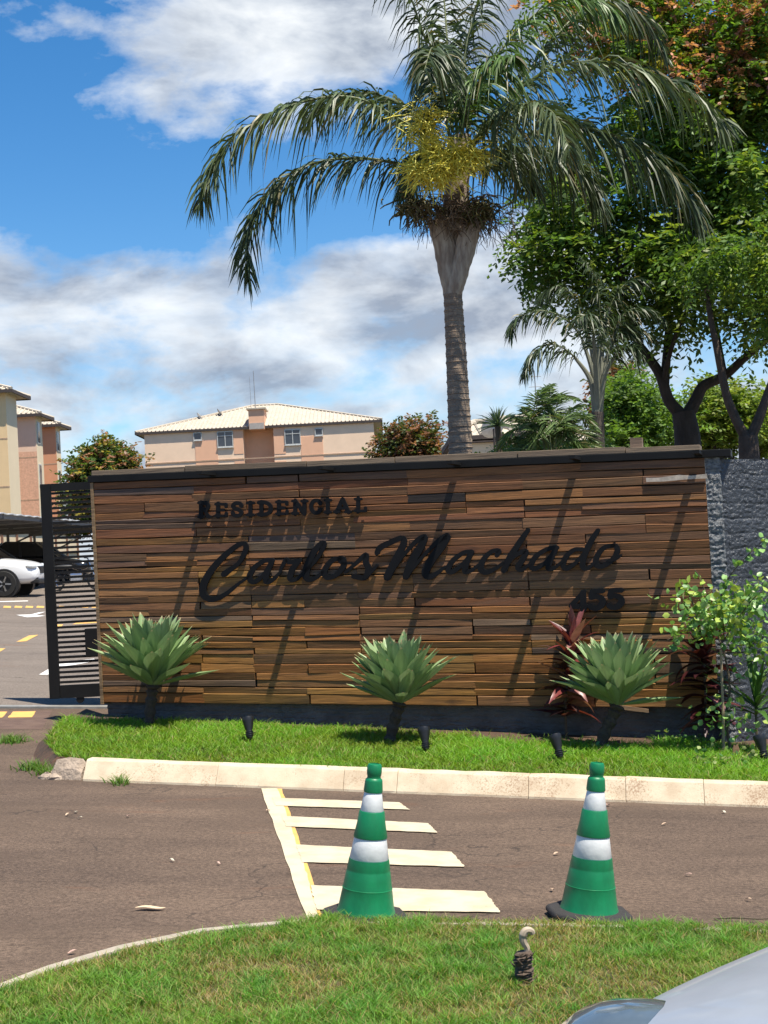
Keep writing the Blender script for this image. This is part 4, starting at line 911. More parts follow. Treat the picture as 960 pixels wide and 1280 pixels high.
# ------------------------------------------------------------------ palms
PALM = mat('palm_leaflet', vcol=True, rough=.46, var=.15, trans=.22, spec=.45)
RACH = mat('palm_rachis', (.13, .15, .06), .6, var=.25, scale=10)
def frond(b_par, path, n, L, w, side=.55, droop=.85, col=(.05, .085, .04), seed=0, rr=.016, start=.08, name='frond', plane=.9):
    rs = np.random.default_rng(seed); pts = catmull(path, 16); pts = np.array([tuple(p) for p in pts]); m = len(pts)
    V = []; F = []; C = []
    tang = np.gradient(pts, axis=0); tang /= np.linalg.norm(tang, axis=1)[:, None]
    for i in range(n):
        f = start+(1-start)*(i+rs.random()*.8)/n; x = f*(m-1); k = min(int(x), m-2); p = pts[k]+(pts[k+1]-pts[k])*(x-k); T = tang[k]
        sd = np.cross(T, [0, 0, 1]); ln = np.linalg.norm(sd); sd = sd/ln if ln > .15 else np.array([rs.normal(), rs.normal(), 0]); sd = sd/np.linalg.norm(sd)
        upv = np.cross(sd, T)
        for s_ in (-1, 1):
            ll = L*(.45+.55*math.sin(math.pi*min(1, f*1.05+.02)**.75))*rs.uniform(.75, 1.12)*(1 if f < .93 else .7)
            d0 = sd*s_*side*rs.uniform(.5, 1.3)+T*rs.uniform(.25, .6)+upv*rs.normal(.12, .32)*plane
            d0 = d0/np.linalg.norm(d0); dr = droop*rs.uniform(.7, 1.25)
            ts = (0, .3, .62, 1.0); ws = (.5, 1.0, .75, .05)
            Q = [p+d0*ll*t_*(1-.35*dr*t_*.6)-np.array([0, 0, 1])*dr*ll*t_**1.7*.8 for t_ in ts]
            wd = np.cross(Q[2]-Q[0], rs.normal(size=3)); wd /= (np.linalg.norm(wd)+1e-9)
            base = len(V); c = np.array(col)*rs.uniform(.65, 1.35); 
            if rs.random() < .06: c = np.array([.16, .14, .06])
            for q, ww in zip(Q, ws): V.append(q-wd*w*.5*ww); V.append(q+wd*w*.5*ww); C.append(c); C.append(c)
            F += [(base+2*j, base+2*j+1, base+2*j+3, base+2*j+2) for j in range(3)]
    o = mk(name, np_mesh(name, V, F, np.array(C)), PALM, b_par)
    b = MB(); b.tube([tuple(p) for p in pts[::2]], [rr*(1-.85*i/len(pts[::2])) for i in range(len(pts[::2]))], 6); b.build('rachis', RACH, o, True)
    return o
TR = mat('palm_trunk', (.34, .255, .18), .9, var=.3, scale=5, bump=.7, bscale=30, stretch=(1, 1, 6), col2=(.22, .16, .115))
SHEATH = mat('palm_sheath', (.46, .38, .29), .85, var=.4, scale=7, bump=.6, bscale=18, stretch=(3, 3, .6), col2=(.27, .20, .145))
FIB = mat('dead_fibre', (.17, .12, .08), .95, var=.4, scale=20)
YD = 15.9                                                          # distance of the large palm
pbase = at(577, 600, YD); pbase.z = g(pbase.x, pbase.y)
palm = thing('queen_palm', 'tall feather palm with yellow flower clusters rising behind the sign wall', 'palm tree', pbase)
def pp_(px, py, dy=0.0): return at(px, py, YD+dy)-pbase
b = MB(); pts = [Vector((.02, 0, -.05)), pp_(576, 620), pp_(575.5, 560), pp_(573, 500), pp_(569.5, 430), pp_(566, 368)]; pts = catmull(pts, 18); n = len(pts); rad = []
for i in range(n):
    f = i/(n-1); r = .155-.05*f+.004*(i % 3 == 0)-.003*(i % 3 == 1)+random.uniform(-.0015, .0015); rad.append(r)
b.tube(pts, rad, 20); b.build('trunk', TR, palm, True)
# ring scars
for i in range(6, n-1, 2):
    b = MB(); p = pts[i]; r = rad[i]+.002
    b.tube([p+Vector((0, 0, -.008)), p, p+Vector((0, 0, .007))], [r-.003, r+.0035, r-.003], 20, cap=False); b.build('ring_scar', TR, palm)
# flared dead leaf sheaths
def sheath(path, r0, r1, flat, seed):
    rs = random.Random(seed); P = catmull(path, 6); rings = []
    for i, p in enumerate(P):
        f = i/(len(P)-1); r = r0+(r1-r0)*math.sin(f*1.5); rings.append([p+Vector((r*math.cos(a)*(1+.06*rs.uniform(-1, 1)), r*.75*math.sin(a), 0)) for a in [2*math.pi*k/12 for k in range(12)]])
    b = MB(); b.loft(rings); b.build('leaf_sheath', SHEATH, palm, True)
sheath([pp_(566, 372), pp_(562, 345), pp_(556, 310), pp_(549, 276)], .10, .135, 1, 1)
sheath([pp_(566, 374, -.03), pp_(572, 350, -.06), pp_(580, 318, -.06), pp_(589, 282, -.05)], .085, .125, 1, 2)
sheath([pp_(566, 372, .06), pp_(568, 340, .1), pp_(570, 300, .12), pp_(572, 262, .1)], .10, .16, 1, 3)
sheath([pp_(568, 290, .02), pp_(570, 255, .02), pp_(572, 220, .0), pp_(575, 170, .0)], .15, .14, 1, 4)
# tangled dead fibre skirt and old flower stalks
def strands(name, c, n, L, spread, mt, seed, r=.006, down=.6, out_=1.0, parent=palm):
    rs = random.Random(seed); b = MB()
    for i in range(n):
        a = rs.uniform(0, 2*math.pi); p = c+Vector((rs.gauss(0, spread[0]), rs.gauss(0, spread[1]), rs.gauss(0, spread[2])))
        d = Vector((math.cos(a)*out_, math.sin(a)*out_, rs.uniform(-.6, .5))); l = rs.uniform(.5, 1)*L; q = [p]
        for k in range(4):
            d = d+Vector((rs.gauss(0, .35), rs.gauss(0, .35), rs.gauss(0, .3)-down*.5)); d.normalize(); q.append(q[-1]+d*l/4)
        b.tube(q, [r, r, r*.9, r*.8, r*.6], 4, cap=False)
    return b.build(name, mt, parent)
strands('dead_fibre', pp_(570, 262, -.05), 360, .38, (.14, .12, .09), FIB, 3, .005, .5)
strands('old_flower_stalk', pp_(612, 272, -.05), 80, .50, (.13, .12, .07), FIB, 4, .004, .9)
strands('old_flower_stalk', pp_(536, 262, -.05), 90, .5, (.08, .1, .06), FIB, 5, .004, .9)
FLW = mat('yellow_flower', (.80, .68, .09), .55, var=.25, scale=25, col2=(.60, .56, .08))
for k, (x, y, n, L, s_) in enumerate(((532, 148, 120, .34, (.07, .07, .10)), (540, 180, 150, .34, (.10, .09, .10)), (562, 200, 160, .36, (.11, .1, .07)), (586, 192, 130, .42, (.05, .06, .05)), (522, 210, 110, .32, (.07, .08, .06)), (548, 220, 130, .32, (.11, .1, .05)))):
    strands('flower_cluster', pp_(x, y, -.75), n, L, s_, FLW, 20+k, .0065, .25)
OGR = mat('green_fruit', (.075, .085, .02), .7, var=.4, scale=20, col2=(.13, .09, .03))
for k, (x, y) in enumerate(((520, 258), (600, 262))):
    strands('fruit_cluster', pp_(x, y, -.12), 130, .26, (.10, .09, .07), OGR, 40+k, .010, .7)
hub = (566, 185)
DG = (.060, .088, .034); LG = (.095, .13, .052); BG = (.09, .16, .035)
FR = [ # path in photo pixels with distance offsets, colour
 ([(556, 190, -.1), (500, 150, -.35), (440, 122, -.5), (370, 130, -.6), (300, 165, -.6), (262, 215, -.55), (250, 255, -.5)], .62, LG),
 ([(552, 222, -.05), (490, 203, -.1), (430, 198, -.1), (372, 212, -.1), (330, 250, -.05), (308, 300, 0), (312, 352, .05)], .55, DG),
 ([(550, 185, .1), (515, 140, .5), (470, 118, .9), (420, 120, 1.2), (380, 150, 1.4)], .6, DG),
 ([(562, 170, 0), (548, 110, -.1), (530, 45, -.2), (500, -30, -.3), (452, -70, -.4)], .62, DG),
 ([(575, 165, 0), (578, 100, .1), (590, 30, .3), (620, -40, .6), (670, -70, .8)], .60, DG),
 ([(572, 168, .1), (562, 90, .5), (556, 10, .9), (550, -60, 1.2)], .62, DG),
 ([(566, 165, -.1), (556, 120, -.5), (548, 80, -1.0), (540, 60, -1.5), (530, 90, -2.0)], .6, DG),
 ([(585, 185, -.1), (630, 130, -.3), (690, 85, -.5), (760, 78, -.6), (830, 98, -.6), (890, 140, -.6), (905, 160, -.6)], .62, LG),
 ([(590, 205, -.1), (650, 172, -.3), (720, 158, -.4), (790, 180, -.5), (845, 225, -.5), (878, 280, -.5)], .66, DG),
 ([(585, 190, .1), (640, 120, .5), (690, 50, .9), (750, 0, 1.2), (800, 20, 1.4), (830, 70, 1.5)], .6, DG),
 ([(585, 190, -.2), (620, 150, -.7), (655, 130, -1.2), (690, 140, -1.7), (712, 185, -2.0)], .62, LG),
 ([(590, 215, 0), (640, 195, .2), (690, 190, .4), (730, 215, .5), (755, 265, .5)], .58, DG),
 ([(580, 180, .1), (600, 110, .3), (640, 45, .5), (690, 5, .6), (740, 0, .6), (775, 25, .6)], .6, BG),
 ([(575, 175, -.2), (590, 120, -.7), (615, 80, -1.2), (645, 70, -1.6)], .6, BG),
 ([(560, 190, .2), (540, 190, .9), (520, 205, 1.6), (505, 245, 2.0)], .55, DG),
 ([(585, 205, .2), (615, 190, .9), (650, 200, 1.5), (670, 240, 1.8)], .55, DG)]
for i, (pth, L, c) in enumerate(FR):
    frond(palm, [pp_(*p) for p in pth], 150, L*1.08, .026, .5, 1.05, c, 100+i, .022)

# ---- smaller palm to the right
YS = 19.5; sbase = at(751, 600, YS); sbase.z = g(sbase.x, sbase.y)
spalm = thing('small_palm', 'small palm with pale fanned leaf bases behind the sign wall', 'palm tree', sbase)
def s2(px, py, dy=0.0): return at(px, py, YS+dy)-sbase
b = MB(); pts = catmull([Vector((0, 0, -.05)), s2(750, 590), s2(748, 550), s2(747, 515)], 10); b.tube(pts, [.085+.004*(i % 2) for i in range(len(pts))], 14); b.build('trunk', mat('small_trunk', (.10, .08, .065), .9, var=.4, scale=9, bump=.7, bscale=30), spalm, True)
SB = mat('pale_leaf_base', (.22, .225, .17), .7, var=.3, scale=8, stretch=(4, 4, .5))
SF = [[(746, 520), (742, 470), (728, 425), (705, 398), (672, 388), (645, 400), (638, 420)], [(745, 515), (738, 475), (718, 446), (690, 430), (665, 445), (655, 470)], [(748, 515), (752, 465), (768, 425), (795, 412), (820, 425)], [(748, 515), (748, 455), (750, 400), (745, 350), (725, 320)],
      [(749, 515), (755, 470), (772, 440), (790, 432), (800, 445)], [(746, 515), (742, 450), (730, 400), (712, 365), (690, 360), (672, 375)], [(748, 510), (752, 440), (762, 385), (785, 352), (810, 350)], [(747, 512), (745, 460), (742, 420), (735, 395), (720, 400)], [(749, 512), (757, 455), (775, 400), (800, 385), (830, 400)]]
for i, pth in enumerate(SF):
    dy = [0, -.3, .2, 0, -.3, .4, .3, -.9, .2][i]; n = len(pth)
    P3 = [s2(x, y, dy*k/n) for k, (x, y) in enumerate(pth)]
    o = frond(spalm, P3, 80, .44, .022, .5, 1.0, (.06, .09, .04) if i % 2 else (.048, .078, .032), 200+i, .018, .38)
    b = MB(); pb_ = catmull(P3[:3], 6); b.tube(pb_, [.055-.036*k/len(pb_) for k in range(len(pb_))], 8); b.build('leaf_base', SB, spalm, True)

# ---- fine-leaved palms / spiky plants just over the wall
YK = 18.2
def spiky(px, py, n, L, w, lab, seed, col, base_r=.05, name='spiky_plant', up=(.1, 1.4), dr=.35):
    rs = np.random.default_rng(seed); head = at(px, py, YK); base = Vector((head.x, head.y, g(head.x, head.y))); t = thing(name, lab, 'plant', base)
    b = MB(); h = head-base; b.tube([(0, 0, -.03), (.02, 0, h.z*.5), tuple(h)], [base_r*1.2, base_r, base_r*.8], 9); b.build('stem', STEM, t, True)
    V = []; F = []; C = []
    for i in range(n):
        az_ = rs.uniform(0, 2*np.pi); e = rs.uniform(*up); d = np.array([np.cos(az_)*np.cos(e), np.sin(az_)*np.cos(e), np.sin(e)]); ll = L*rs.uniform(.65, 1.1)
        Q = [np.array(h)+d*ll*t_-np.array([0, 0, 1])*dr*ll*t_**2 for t_ in (0, .35, .7, 1)]; wd = np.cross(d, rs.normal(size=3)); wd /= np.linalg.norm(wd); c = np.array(col)*rs.uniform(.7, 1.3); k = len(V)
        for q, ww in zip(Q, (.6, 1, .7, .05)): V += [q-wd*w*ww*.5, q+wd*w*ww*.5]; C += [c, c]
        F += [(k+2*j, k+2*j+1, k+2*j+3, k+2*j+2) for j in range(3)]
    mk('foliage', np_mesh('foliage', V, F, np.array(C)), PALM, t)
spiky(622, 533, 110, .42, .016, 'spiky fine leaved rosette just right of the tall palm trunk', 1, (.13, .19, .10))
YK = 17.8
def areca(px, py, paths, lab, seed, col):
    head = at(px, py, YK); base = Vector((head.x, head.y, g(head.x, head.y))); t = thing('bushy_palm', lab, 'palm', base)
    for i, pth in enumerate(paths):
        P = [Vector((random.uniform(-.06, .06), random.uniform(-.06, .06), 0))]+[at(x, y, YK+random.uniform(-.25, .25))-base for x, y in pth]
        frond(t, P, 66, .34, .018, .75, .35, col, seed+i, .009, .34, plane=.5)
areca(690, 560, [[(688, 540), (682, 510), (700, 495), (722, 500)], [(690, 545), (705, 525), (728, 520), (745, 540)], [(680, 545), (668, 520), (672, 495), (690, 480)], [(685, 550), (660, 535), (640, 540), (625, 560)], [(695, 550), (715, 540), (735, 548), (748, 565)], [(688, 548), (690, 522), (690, 500), (684, 485)], [(685, 550), (668, 540), (650, 525), (640, 520)], [(692, 548), (700, 530), (712, 512), (724, 508)], [(688, 552), (676, 545), (660, 552), (650, 566)], [(700, 560), (712, 552), (728, 556), (740, 572)], [(680, 560), (668, 556), (655, 548), (640, 552)], [(690, 560), (694, 545), (706, 536), (722, 534)], [(680, 560), (676, 540), (664, 524), (655, 512)], [(695, 556), (704, 548), (716, 528), (734, 518)], [(672, 562), (660, 558), (645, 566), (635, 576)]], 'bushy light green feather palm over the wall between the two palm trunks', 300, (.12, .185, .06))

# ------------------------------------------------------------------ broadleaf trees
LEAFM = mat('tree_leaf', vcol=True, rough=.5, var=.12, trans=.4, spec=.4)
BARK = mat('dark_bark', (.045, .035, .03), .95, var=.5, scale=9, bump=1, bscale=25, stretch=(1, 1, .4))
def pinnate(Cn, rad, per, m, L, ll, lw, colf, seed, droop=.5, hang=.3):
    """compound leaves round clump centres: every leaflet its own face"""
    r2 = np.random.default_rng(seed); n = len(Cn)*per; ctr = np.repeat(Cn, per, 0)
    off = r2.normal(size=(n, 3)); off /= np.linalg.norm(off, axis=1)[:, None]; off *= (r2.random((n, 1))**.5)
    O = ctr+off*rad; D = off*.7+r2.normal(size=(n, 3))*.5; D[:, 2] -= hang; D /= np.linalg.norm(D, axis=1)[:, None]
    Sd = np.cross(D, [0, 0, 1.0])+1e-4; Sd /= np.linalg.norm(Sd, axis=1)[:, None]; Ll = L*r2.uniform(.6, 1.15, (n, 1))
    col = colf(O, r2); Vs = []; Cs = []
    for j in range(m):
        t_ = (j+.6)/m; base = O+D*Ll*t_; base[:, 2] -= droop*Ll[:, 0]*t_*t_
        for s_ in (-1, 1):
            jit = r2.normal(size=(n, 3))*.28; dv = Sd*s_*.85+D*.45+jit; dv[:, 2] -= .25; dv /= np.linalg.norm(dv, axis=1)[:, None]
            wv = np.cross(dv, r2.normal(size=(n, 3))*.6+np.array([0, 0, 1.0])); wv /= np.linalg.norm(wv, axis=1)[:, None]
            l = ll*r2.uniform(.75, 1.2, (n, 1)); q = np.stack([base, base+dv*l*.5+wv*lw*.5, base+dv*l, base+dv*l*.5-wv*lw*.5], 1)
            Vs.append(q.reshape(-1, 3)); Cs.append(np.repeat(col*r2.uniform(.8, 1.2, (n, 1)), 4, 0))
    V = np.concatenate(Vs); C = np.concatenate(Cs); F = np.arange(len(V)).reshape(-1, 4); return V, F, C
def clumps(blobs, seed, Yd, shell=.55):
    """blobs: (px, py, rx px, ry px, forward offset, depth radius m, count)"""
    r2 = np.random.default_rng(seed); out = []
    for (x, y, rx, ry, dy, rz, n) in blobs:
        d = r2.normal(size=(n, 3)); d /= np.linalg.norm(d, axis=1)[:, None]; d *= (shell+(1-shell)*r2.random((n, 1)))
        for a in d: out.append(tuple(at(x+a[0]*rx, y+a[1]*ry, Yd+dy+a[2]*rz)))
    return np.array(out)
def leaf_part(par, name, *a, mt=LEAFM):
    V, F, C = pinnate(*a); V = V-np.array(par.location); return mk(name, np_mesh(name, V, F, C), mt, par)
def limb(b, pix, Yd, w0, w1, n=8, par=None):
    P = catmull([at(x, y, Yd+dy)-par.location for x, y, dy in pix], 6); m = len(P); b.tube(P, [w0+(w1-w0)*i/(m-1) for i in range(m)], n)
def cf_dark(O, r):
    n = len(O); base = np.array([[.088, .16, .028]])*r.uniform(.6, 1.6, (n, 1)); k = r.random(n) < .22; base[k] = np.array([.19, .25, .035])*r.uniform(.8, 1.3, (k.sum(), 1)); return base
def cf_top(O, r):
    n = len(O); c = np.array([[.10, .18, .024]])*r.uniform(.7, 1.5, (n, 1)); u = r.random(n)
    k = u < .14; c[k] = np.array([.34, .30, .035])*r.uniform(.7, 1.2, (k.sum(), 1))
    k = u > .72; c[k] = np.array([.55, .25, .15])*r.uniform(.6, 1.2, (k.sum(), 1)); k = u > .92; c[k] = np.array([.55, .24, .22])*r.uniform(.6, 1.1, (k.sum(), 1)); return c
YT = 21.0
ta = at(860, 590, YT); ta.z = g(ta.x, ta.y)
treeA = thing('pod_tree', 'large forked tree with dark green leaves and orange pods behind the sign', 'tree', ta)
b = MB(); limb(b, [(862, 640, 0), (861, 590, 0), (859, 545, 0), (854, 515, 0)], YT, .24, .17, 12, treeA); b.build('trunk', BARK, treeA, True)
limbs = [([(853, 520, 0), (836, 500, 0), (826, 470, 0), (812, 448, 0), (796, 425, 0), (784, 390, -.2), (777, 345, -.4), (770, 290, -.5)], .12, .045), ([(830, 485, 0), (833, 450, .2), (836, 400, .4), (832, 350, .6), (840, 270, .8), (850, 200, 1)], .095, .03),
         ([(858, 522, 0), (870, 500, 0), (880, 482, 0), (905, 470, 0), (930, 448, -.2), (958, 425, -.5), (1000, 390, -.8)], .13, .05), ([(905, 470, 0), (900, 440, .2), (893, 400, .5), (880, 340, .8), (885, 260, 1.1)], .07, .03),
         ([(828, 480, .0), (838, 440, -.3), (852, 400, -.6), (866, 370, -.9), (880, 300, -1)], .05, .02), ([(790, 412, 0), (760, 380, .3), (730, 350, .5), (700, 320, .6)], .045, .015), ([(777, 345, -.4), (800, 280, -.3), (830, 200, 0)], .04, .015), ([(958, 425, -.5), (965, 340, -.6), (950, 240, -.5)], .06, .02)]
for pth, w0, w1 in limbs:
    b = MB(); limb(b, pth, YT, w0*.82, w1*.75, 9, treeA); b.build('limb', BARK, treeA, True)
Cn = clumps([(695, 300, 52, 42, 0, .9, 20), (735, 250, 70, 60, .2, 1.2, 26), (790, 180, 90, 80, .3, 1.4, 34), (860, 200, 100, 80, .5, 1.6, 44), (940, 240, 80, 100, 0, 1.5, 42), (880, 310, 90, 50, 0, 1.4, 30), (790, 320, 70, 50, 0, 1.1, 24), (970, 340, 50, 50, -.5, 1.2, 16), (900, 120, 110, 60, .5, 1.5, 38), (700, 350, 45, 30, 0, .7, 9), (760, 375, 40, 22, 0, .7, 7), (835, 385, 60, 16, -.2, .9, 5), (930, 385, 40, 20, -.5, .9, 5), (846, 480, 16, 24, -.5, .2, 2), (1040, 260, 80, 140, 0, 1.5, 24)], 5, YT)
Cn = Cn[np.random.default_rng(77).random(len(Cn)) < .70]
leaf_part(treeA, 'crown', Cn, .38, 20, 6, .40, .125, .055, cf_dark, 9, .6, .35)
Cn = clumps([(880, 70, 110, 55, .4, 1.6, 44), (960, 110, 70, 60, 0, 1.4, 30), (800, 40, 90, 45, .4, 1.3, 24), (860, 0, 120, 60, .6, 1.6, 40), (960, 10, 70, 40, .2, 1.4, 14), (730, 10, 70, 40, .5, 1.2, 14), (1040, 80, 70, 90, 0, 1.4, 20)], 6, YT)
leaf_part(treeA, 'flowering_crown', Cn, .40, 20, 6, .32, .10, .052, cf_top, 10, .35, .0)
YB = 18.5
tb = at(937, 620, YB); tb.z = g(tb.x, tb.y)
treeB = thing('forked_tree', 'brown barked tree with a low v fork above the dark wall', 'tree', tb)
b = MB(); limb(b, [(940, 660, 0), (938, 600, 0), (936, 560, 0), (935, 545, 0)], YB, .15, .125, 12, treeB); b.build('trunk', mat('brown_bark', (.085, .06, .045), .95, var=.5, scale=9, bump=1, bscale=25), treeB, True)
for pth, w0, w1 in (([(934, 550, 0), (922, 528, 0), (910, 500, 0), (902, 465, 0), (895, 430, 0), (888, 395, .1), (880, 340, .3)], .085, .04), ([(937, 550, 0), (948, 525, 0), (957, 500, 0), (970, 465, 0), (990, 420, 0), (1010, 360, 0)], .09, .04)):
    b = MB(); limb(b, pth, YB, w0*.85, w1*.8, 9, treeB); b.build('limb', MAT['brown_bark'], treeB, True)
Cn = clumps([(930, 320, 60, 40, .3, 1.0, 14), (1030, 330, 70, 60, 0, 1.0, 18), (880, 340, 36, 24, .3, .6, 5), (960, 395, 26, 16, 0, .4, 3)], 15, YB)
leaf_part(treeB, 'crown', Cn, .38, 20, 6, .34, .095, .045, cf_dark, 19, .7, .5)
def bush_tree(name, px, py, Yd, blobs, lab, colf, seed, rad=.8, per=26, L=.5, ll=.22, lw=.12, group=None, cat='tree', tw=.16, m=4):
    base = at(px, py, Yd); base.z = g(base.x, base.y); t = thing(name, lab, cat, base, 0, group)
    Cn = clumps(blobs, seed, Yd); top = Vector(Cn.mean(0))-base
    b = MB(); b.tube([(0, 0, -.1), tuple(top*.35), tuple(top*.9)], [tw, tw*.8, tw*.35], 9); b.build('trunk', BARK, t, True)
    for k in range(5):
        q = Vector(Cn[(k*7) % len(Cn)])-base; b = MB(); b.tube([tuple(top*.4), tuple(top*.4+(q-top*.4)*.5+Vector((0, 0, .1))), tuple(q)], [tw*.45, tw*.3, tw*.1], 6); b.build('limb', BARK, t, True)
    leaf_part(t, 'crown', Cn, rad, per, m, L, ll, lw, colf, seed, .2, .0)
def cf_lime(O, r):
    n = len(O); c = np.array([[.19, .27, .04]])*r.uniform(.55, 1.4, (n, 1)); k = r.random(n) < .2; c[k] = np.array([.24, .27, .06])*r.uniform(.8, 1.2, (k.sum(), 1)); return c
def cf_green(O, r):
    n = len(O); c = np.array([[.125, .215, .036]])*r.uniform(.55, 1.4, (n, 1)); return c
def cf_orange(O, r):
    n = len(O); c = np.array([[.075, .12, .025]])*r.uniform(.6, 1.4, (n, 1)); u = r.random(n); k = u < .22; c[k] = np.array([.33, .16, .085])*r.uniform(.7, 1.2, (k.sum(), 1)); k = u > .85; c[k] = np.array([.36, .29, .05])*r.uniform(.7, 1.1, (k.sum(), 1)); return c
def cf_rust(O, r):
    n = len(O); c = np.array([[.08, .10, .025]])*r.uniform(.6, 1.4, (n, 1)); u = r.random(n); k = u < .45; c[k] = np.array([.30, .14, .075])*r.uniform(.6, 1.2, (k.sum(), 1)); return c
bush_tree('lime_tree', 790, 640, 34, [(795, 512, 40, 38, 0, 1.4, 32), (820, 535, 40, 30, 0, 1.2, 20), (770, 550, 40, 20, -.5, 1, 14)], 'bright green rounded tree left of the dark forked trunk', cf_green, 31, .5, 34, .34, .13, .075)
bush_tree('lime_tree', 905, 640, 36, [(900, 522, 40, 36, 0, 1.4, 36), (870, 545, 34, 22, 0, 1.2, 16), (925, 510, 40, 26, 0, 1.2, 20)], 'yellow green sunlit tree seen between the two dark trunks', cf_lime, 32, .5, 34, .34, .13, .075)
bush_tree('lime_tree', 965, 640, 38, [(970, 520, 40, 34, 0, 1.4, 32), (960, 550, 34, 22, 0, 1.2, 14)], 'yellow green tree at the right edge beyond the v forked trunk', cf_lime, 33, .5, 34, .34, .13, .075)
bush_tree('rust_tree', 772, 640, 44, [(770, 488, 22, 32, 0, 1.0, 18), (768, 520, 26, 24, 0, 1.0, 14)], 'small rusty orange leaved tree right of the small palm', cf_rust, 34, .5, 30, .36, .15, .09)
bush_tree('orange_tree', 125, 640, 62, [(130, 588, 30, 26, 0, 1.8, 46), (104, 598, 16, 20, 0, 1.4, 18), (154, 590, 14, 22, 0, 1.4, 14), (112, 630, 26, 30, 0, 1.6, 26), (138, 572, 24, 12, 0, 1.2, 10)], 'green and orange tree left of the pale apartment block', cf_orange, 35, .75, 34, .5, .2, .12)
bush_tree('orange_tree', 512, 640, 66, [(517, 556, 34, 28, 0, 1.8, 46), (542, 578, 18, 18, 0, 1.4, 14), (492, 572, 20, 20, 0, 1.4, 14)], 'rusty orange tree between the apartment block and the tall palm', cf_rust, 36, .75, 34, .5, .2, .12)
bush_tree('hedge_shrub', 690, 640, 24, [(700, 575, 60, 14, 0, .8, 18), (650, 580, 50, 14, 0, .8, 14)], 'low green hedge just behind the top of the sign wall', cf_green, 37, .35, 26, .3, .10, .05, cat='hedge')
# ------------------------------------------------------------------ buildings
CREAM = mat('cream_wall', (.88, .64, .45), .9, var=.08, scale=1.2); SALMON = mat('salmon_wall', (.80, .46, .29), .9, var=.08, scale=1.2)
TANW = mat('tan_wall', (.78, .55, .30), .9, var=.08, scale=1.0); PALEW = mat('pale_cream_wall', (.76, .62, .42), .9, var=.06, scale=1.0); TERRA = mat('terracotta_wall', (.62, .30, .17), .9, var=.1, scale=1.0); PINKW = mat('pink_wall', (.76, .54, .40), .9, var=.08, scale=1.0)
TILE = mat('roof_tile', (.42, .365, .285), .9, var=.25, scale=2.2, col2=(.50, .44, .355)); FASC = mat('dark_fascia', (.06, .045, .04), .8); SOFF = mat('brown_soffit', (.20, .11, .075), .85)
WGL = mat('window_glass', (.05, .06, .075), .12, 0, var=.3, scale=1.5, spec=.8); WFR = mat('window_frame', (.55, .55, .52), .5); PLAST = mat('slab_line', (.45, .30, .20), .9)
def hip_roof(par, x0, x1, y0, y1, ze, zr, ov, ridge, tiles=True, name='roof', sov=0):
    ox_ = max(ov, sov); X0, X1, Y0, Y1 = x0-ox_, x1+ox_, y0-ov, y1+ov; xm, ym = (x0+x1)/2, (y0+y1)/2
    A, B_, Cc, D = Vector((X0, Y0, ze)), Vector((X1, Y0, ze)), Vector((X1, Y1, ze)), Vector((X0, Y1, ze)); E, F_ = Vector((xm-ridge, ym, zr)), Vector((xm+ridge, ym, zr))
    b = MB(); dn = Vector((0, 0, -.14)); b.add([A, B_, Cc, D, E, F_, A+dn, B_+dn, Cc+dn, D+dn], [(0, 1, 5, 4), (1, 2, 5), (2, 3, 4, 5), (3, 0, 4), (0, 6, 7, 1), (1, 7, 8, 2), (2, 8, 9, 3), (3, 9, 6, 0), (6, 9, 8, 7)])
    rf = b.build(name, TILE, par)
    if tiles:                                       # corrugations on the front and side slopes
        b = MB(); w = (X1-X0); n = int(w/.33)
        for i in range(n+1):
            f = i/n; x = X0+w*f
            if x < xm-ridge: t_ = (x-X0)/(xm-ridge-X0)
            elif x > xm+ridge: t_ = (X1-x)/(X1-xm-ridge)
            else: t_ = 1
            p = Vector((x, Y0, ze+.03)); q = Vector((x, Y0+(ym-Y0)*t_, ze+(zr-ze)*t_+.03))
            if t_ > .02: b.tube([p, q], .055, 5)
        b.build('roof_ribs', TILE, rf, kind='stuff')
        b = MB()
        for p, q in ((A, E), (B_, F_), (E, F_), (Cc, F_), (D, E)): b.tube([p+Vector((0, 0, .05)), q+Vector((0, 0, .05))], .10, 6)
        b.build('ridge_tiles', TILE, rf)
    b = MB(); 
    for p, q in ((A, B_), (B_, Cc), (Cc, D), (D, A)): b.bar(p+Vector((0, 0, -.10)), q+Vector((0, 0, -.10)), .10, .20)
    b.build('fascia', FASC, rf); return rf
def window(par, x0, x1, z0, z1, y, pane_n=2, face='front', x=None):
    w, h = x1-x0, z1-z0
    b = MB()
    if face == 'front':
        for a, c in (((x0, z0), (x1, z0)), ((x0, z1), (x1, z1))): b.bar((a[0], y-.03, a[1]), (c[0], y-.03, c[1]), .07, .08)
        for k in range(pane_n+1): xx = x0+w*k/pane_n; b.bar((xx, y-.035, z0), (xx, y-.035, z1), .06, .07)
        if h > .9: b.bar((x0, y-.033, z0+h*.72), (x1, y-.033, z0+h*.72), .05, .05)
        f = b.build('window', WFR, par)
        for k in range(pane_n):
            b = MB(); b.box((x0+w*(k+.5)/pane_n, y-.012, (z0+z1)/2), (w/pane_n-.04, .02, h-.05)); b.build('pane', WGL, f)
        b = MB(); b.box(((x0+x1)/2, y-.06, z0-.07), (w+.14, .12, .06)); b.build('sill', WFR, f)
    else:
        b.box((x+.02, (x0+x1)/2, (z0+z1)/2), (.05, w+.1, h+.1)); f = b.build('window', WFR, par)
        b = MB(); b.box((x+.035, (x0+x1)/2, (z0+z1)/2), (.04, w-.06, h-.06)); b.build('pane', WGL, f)
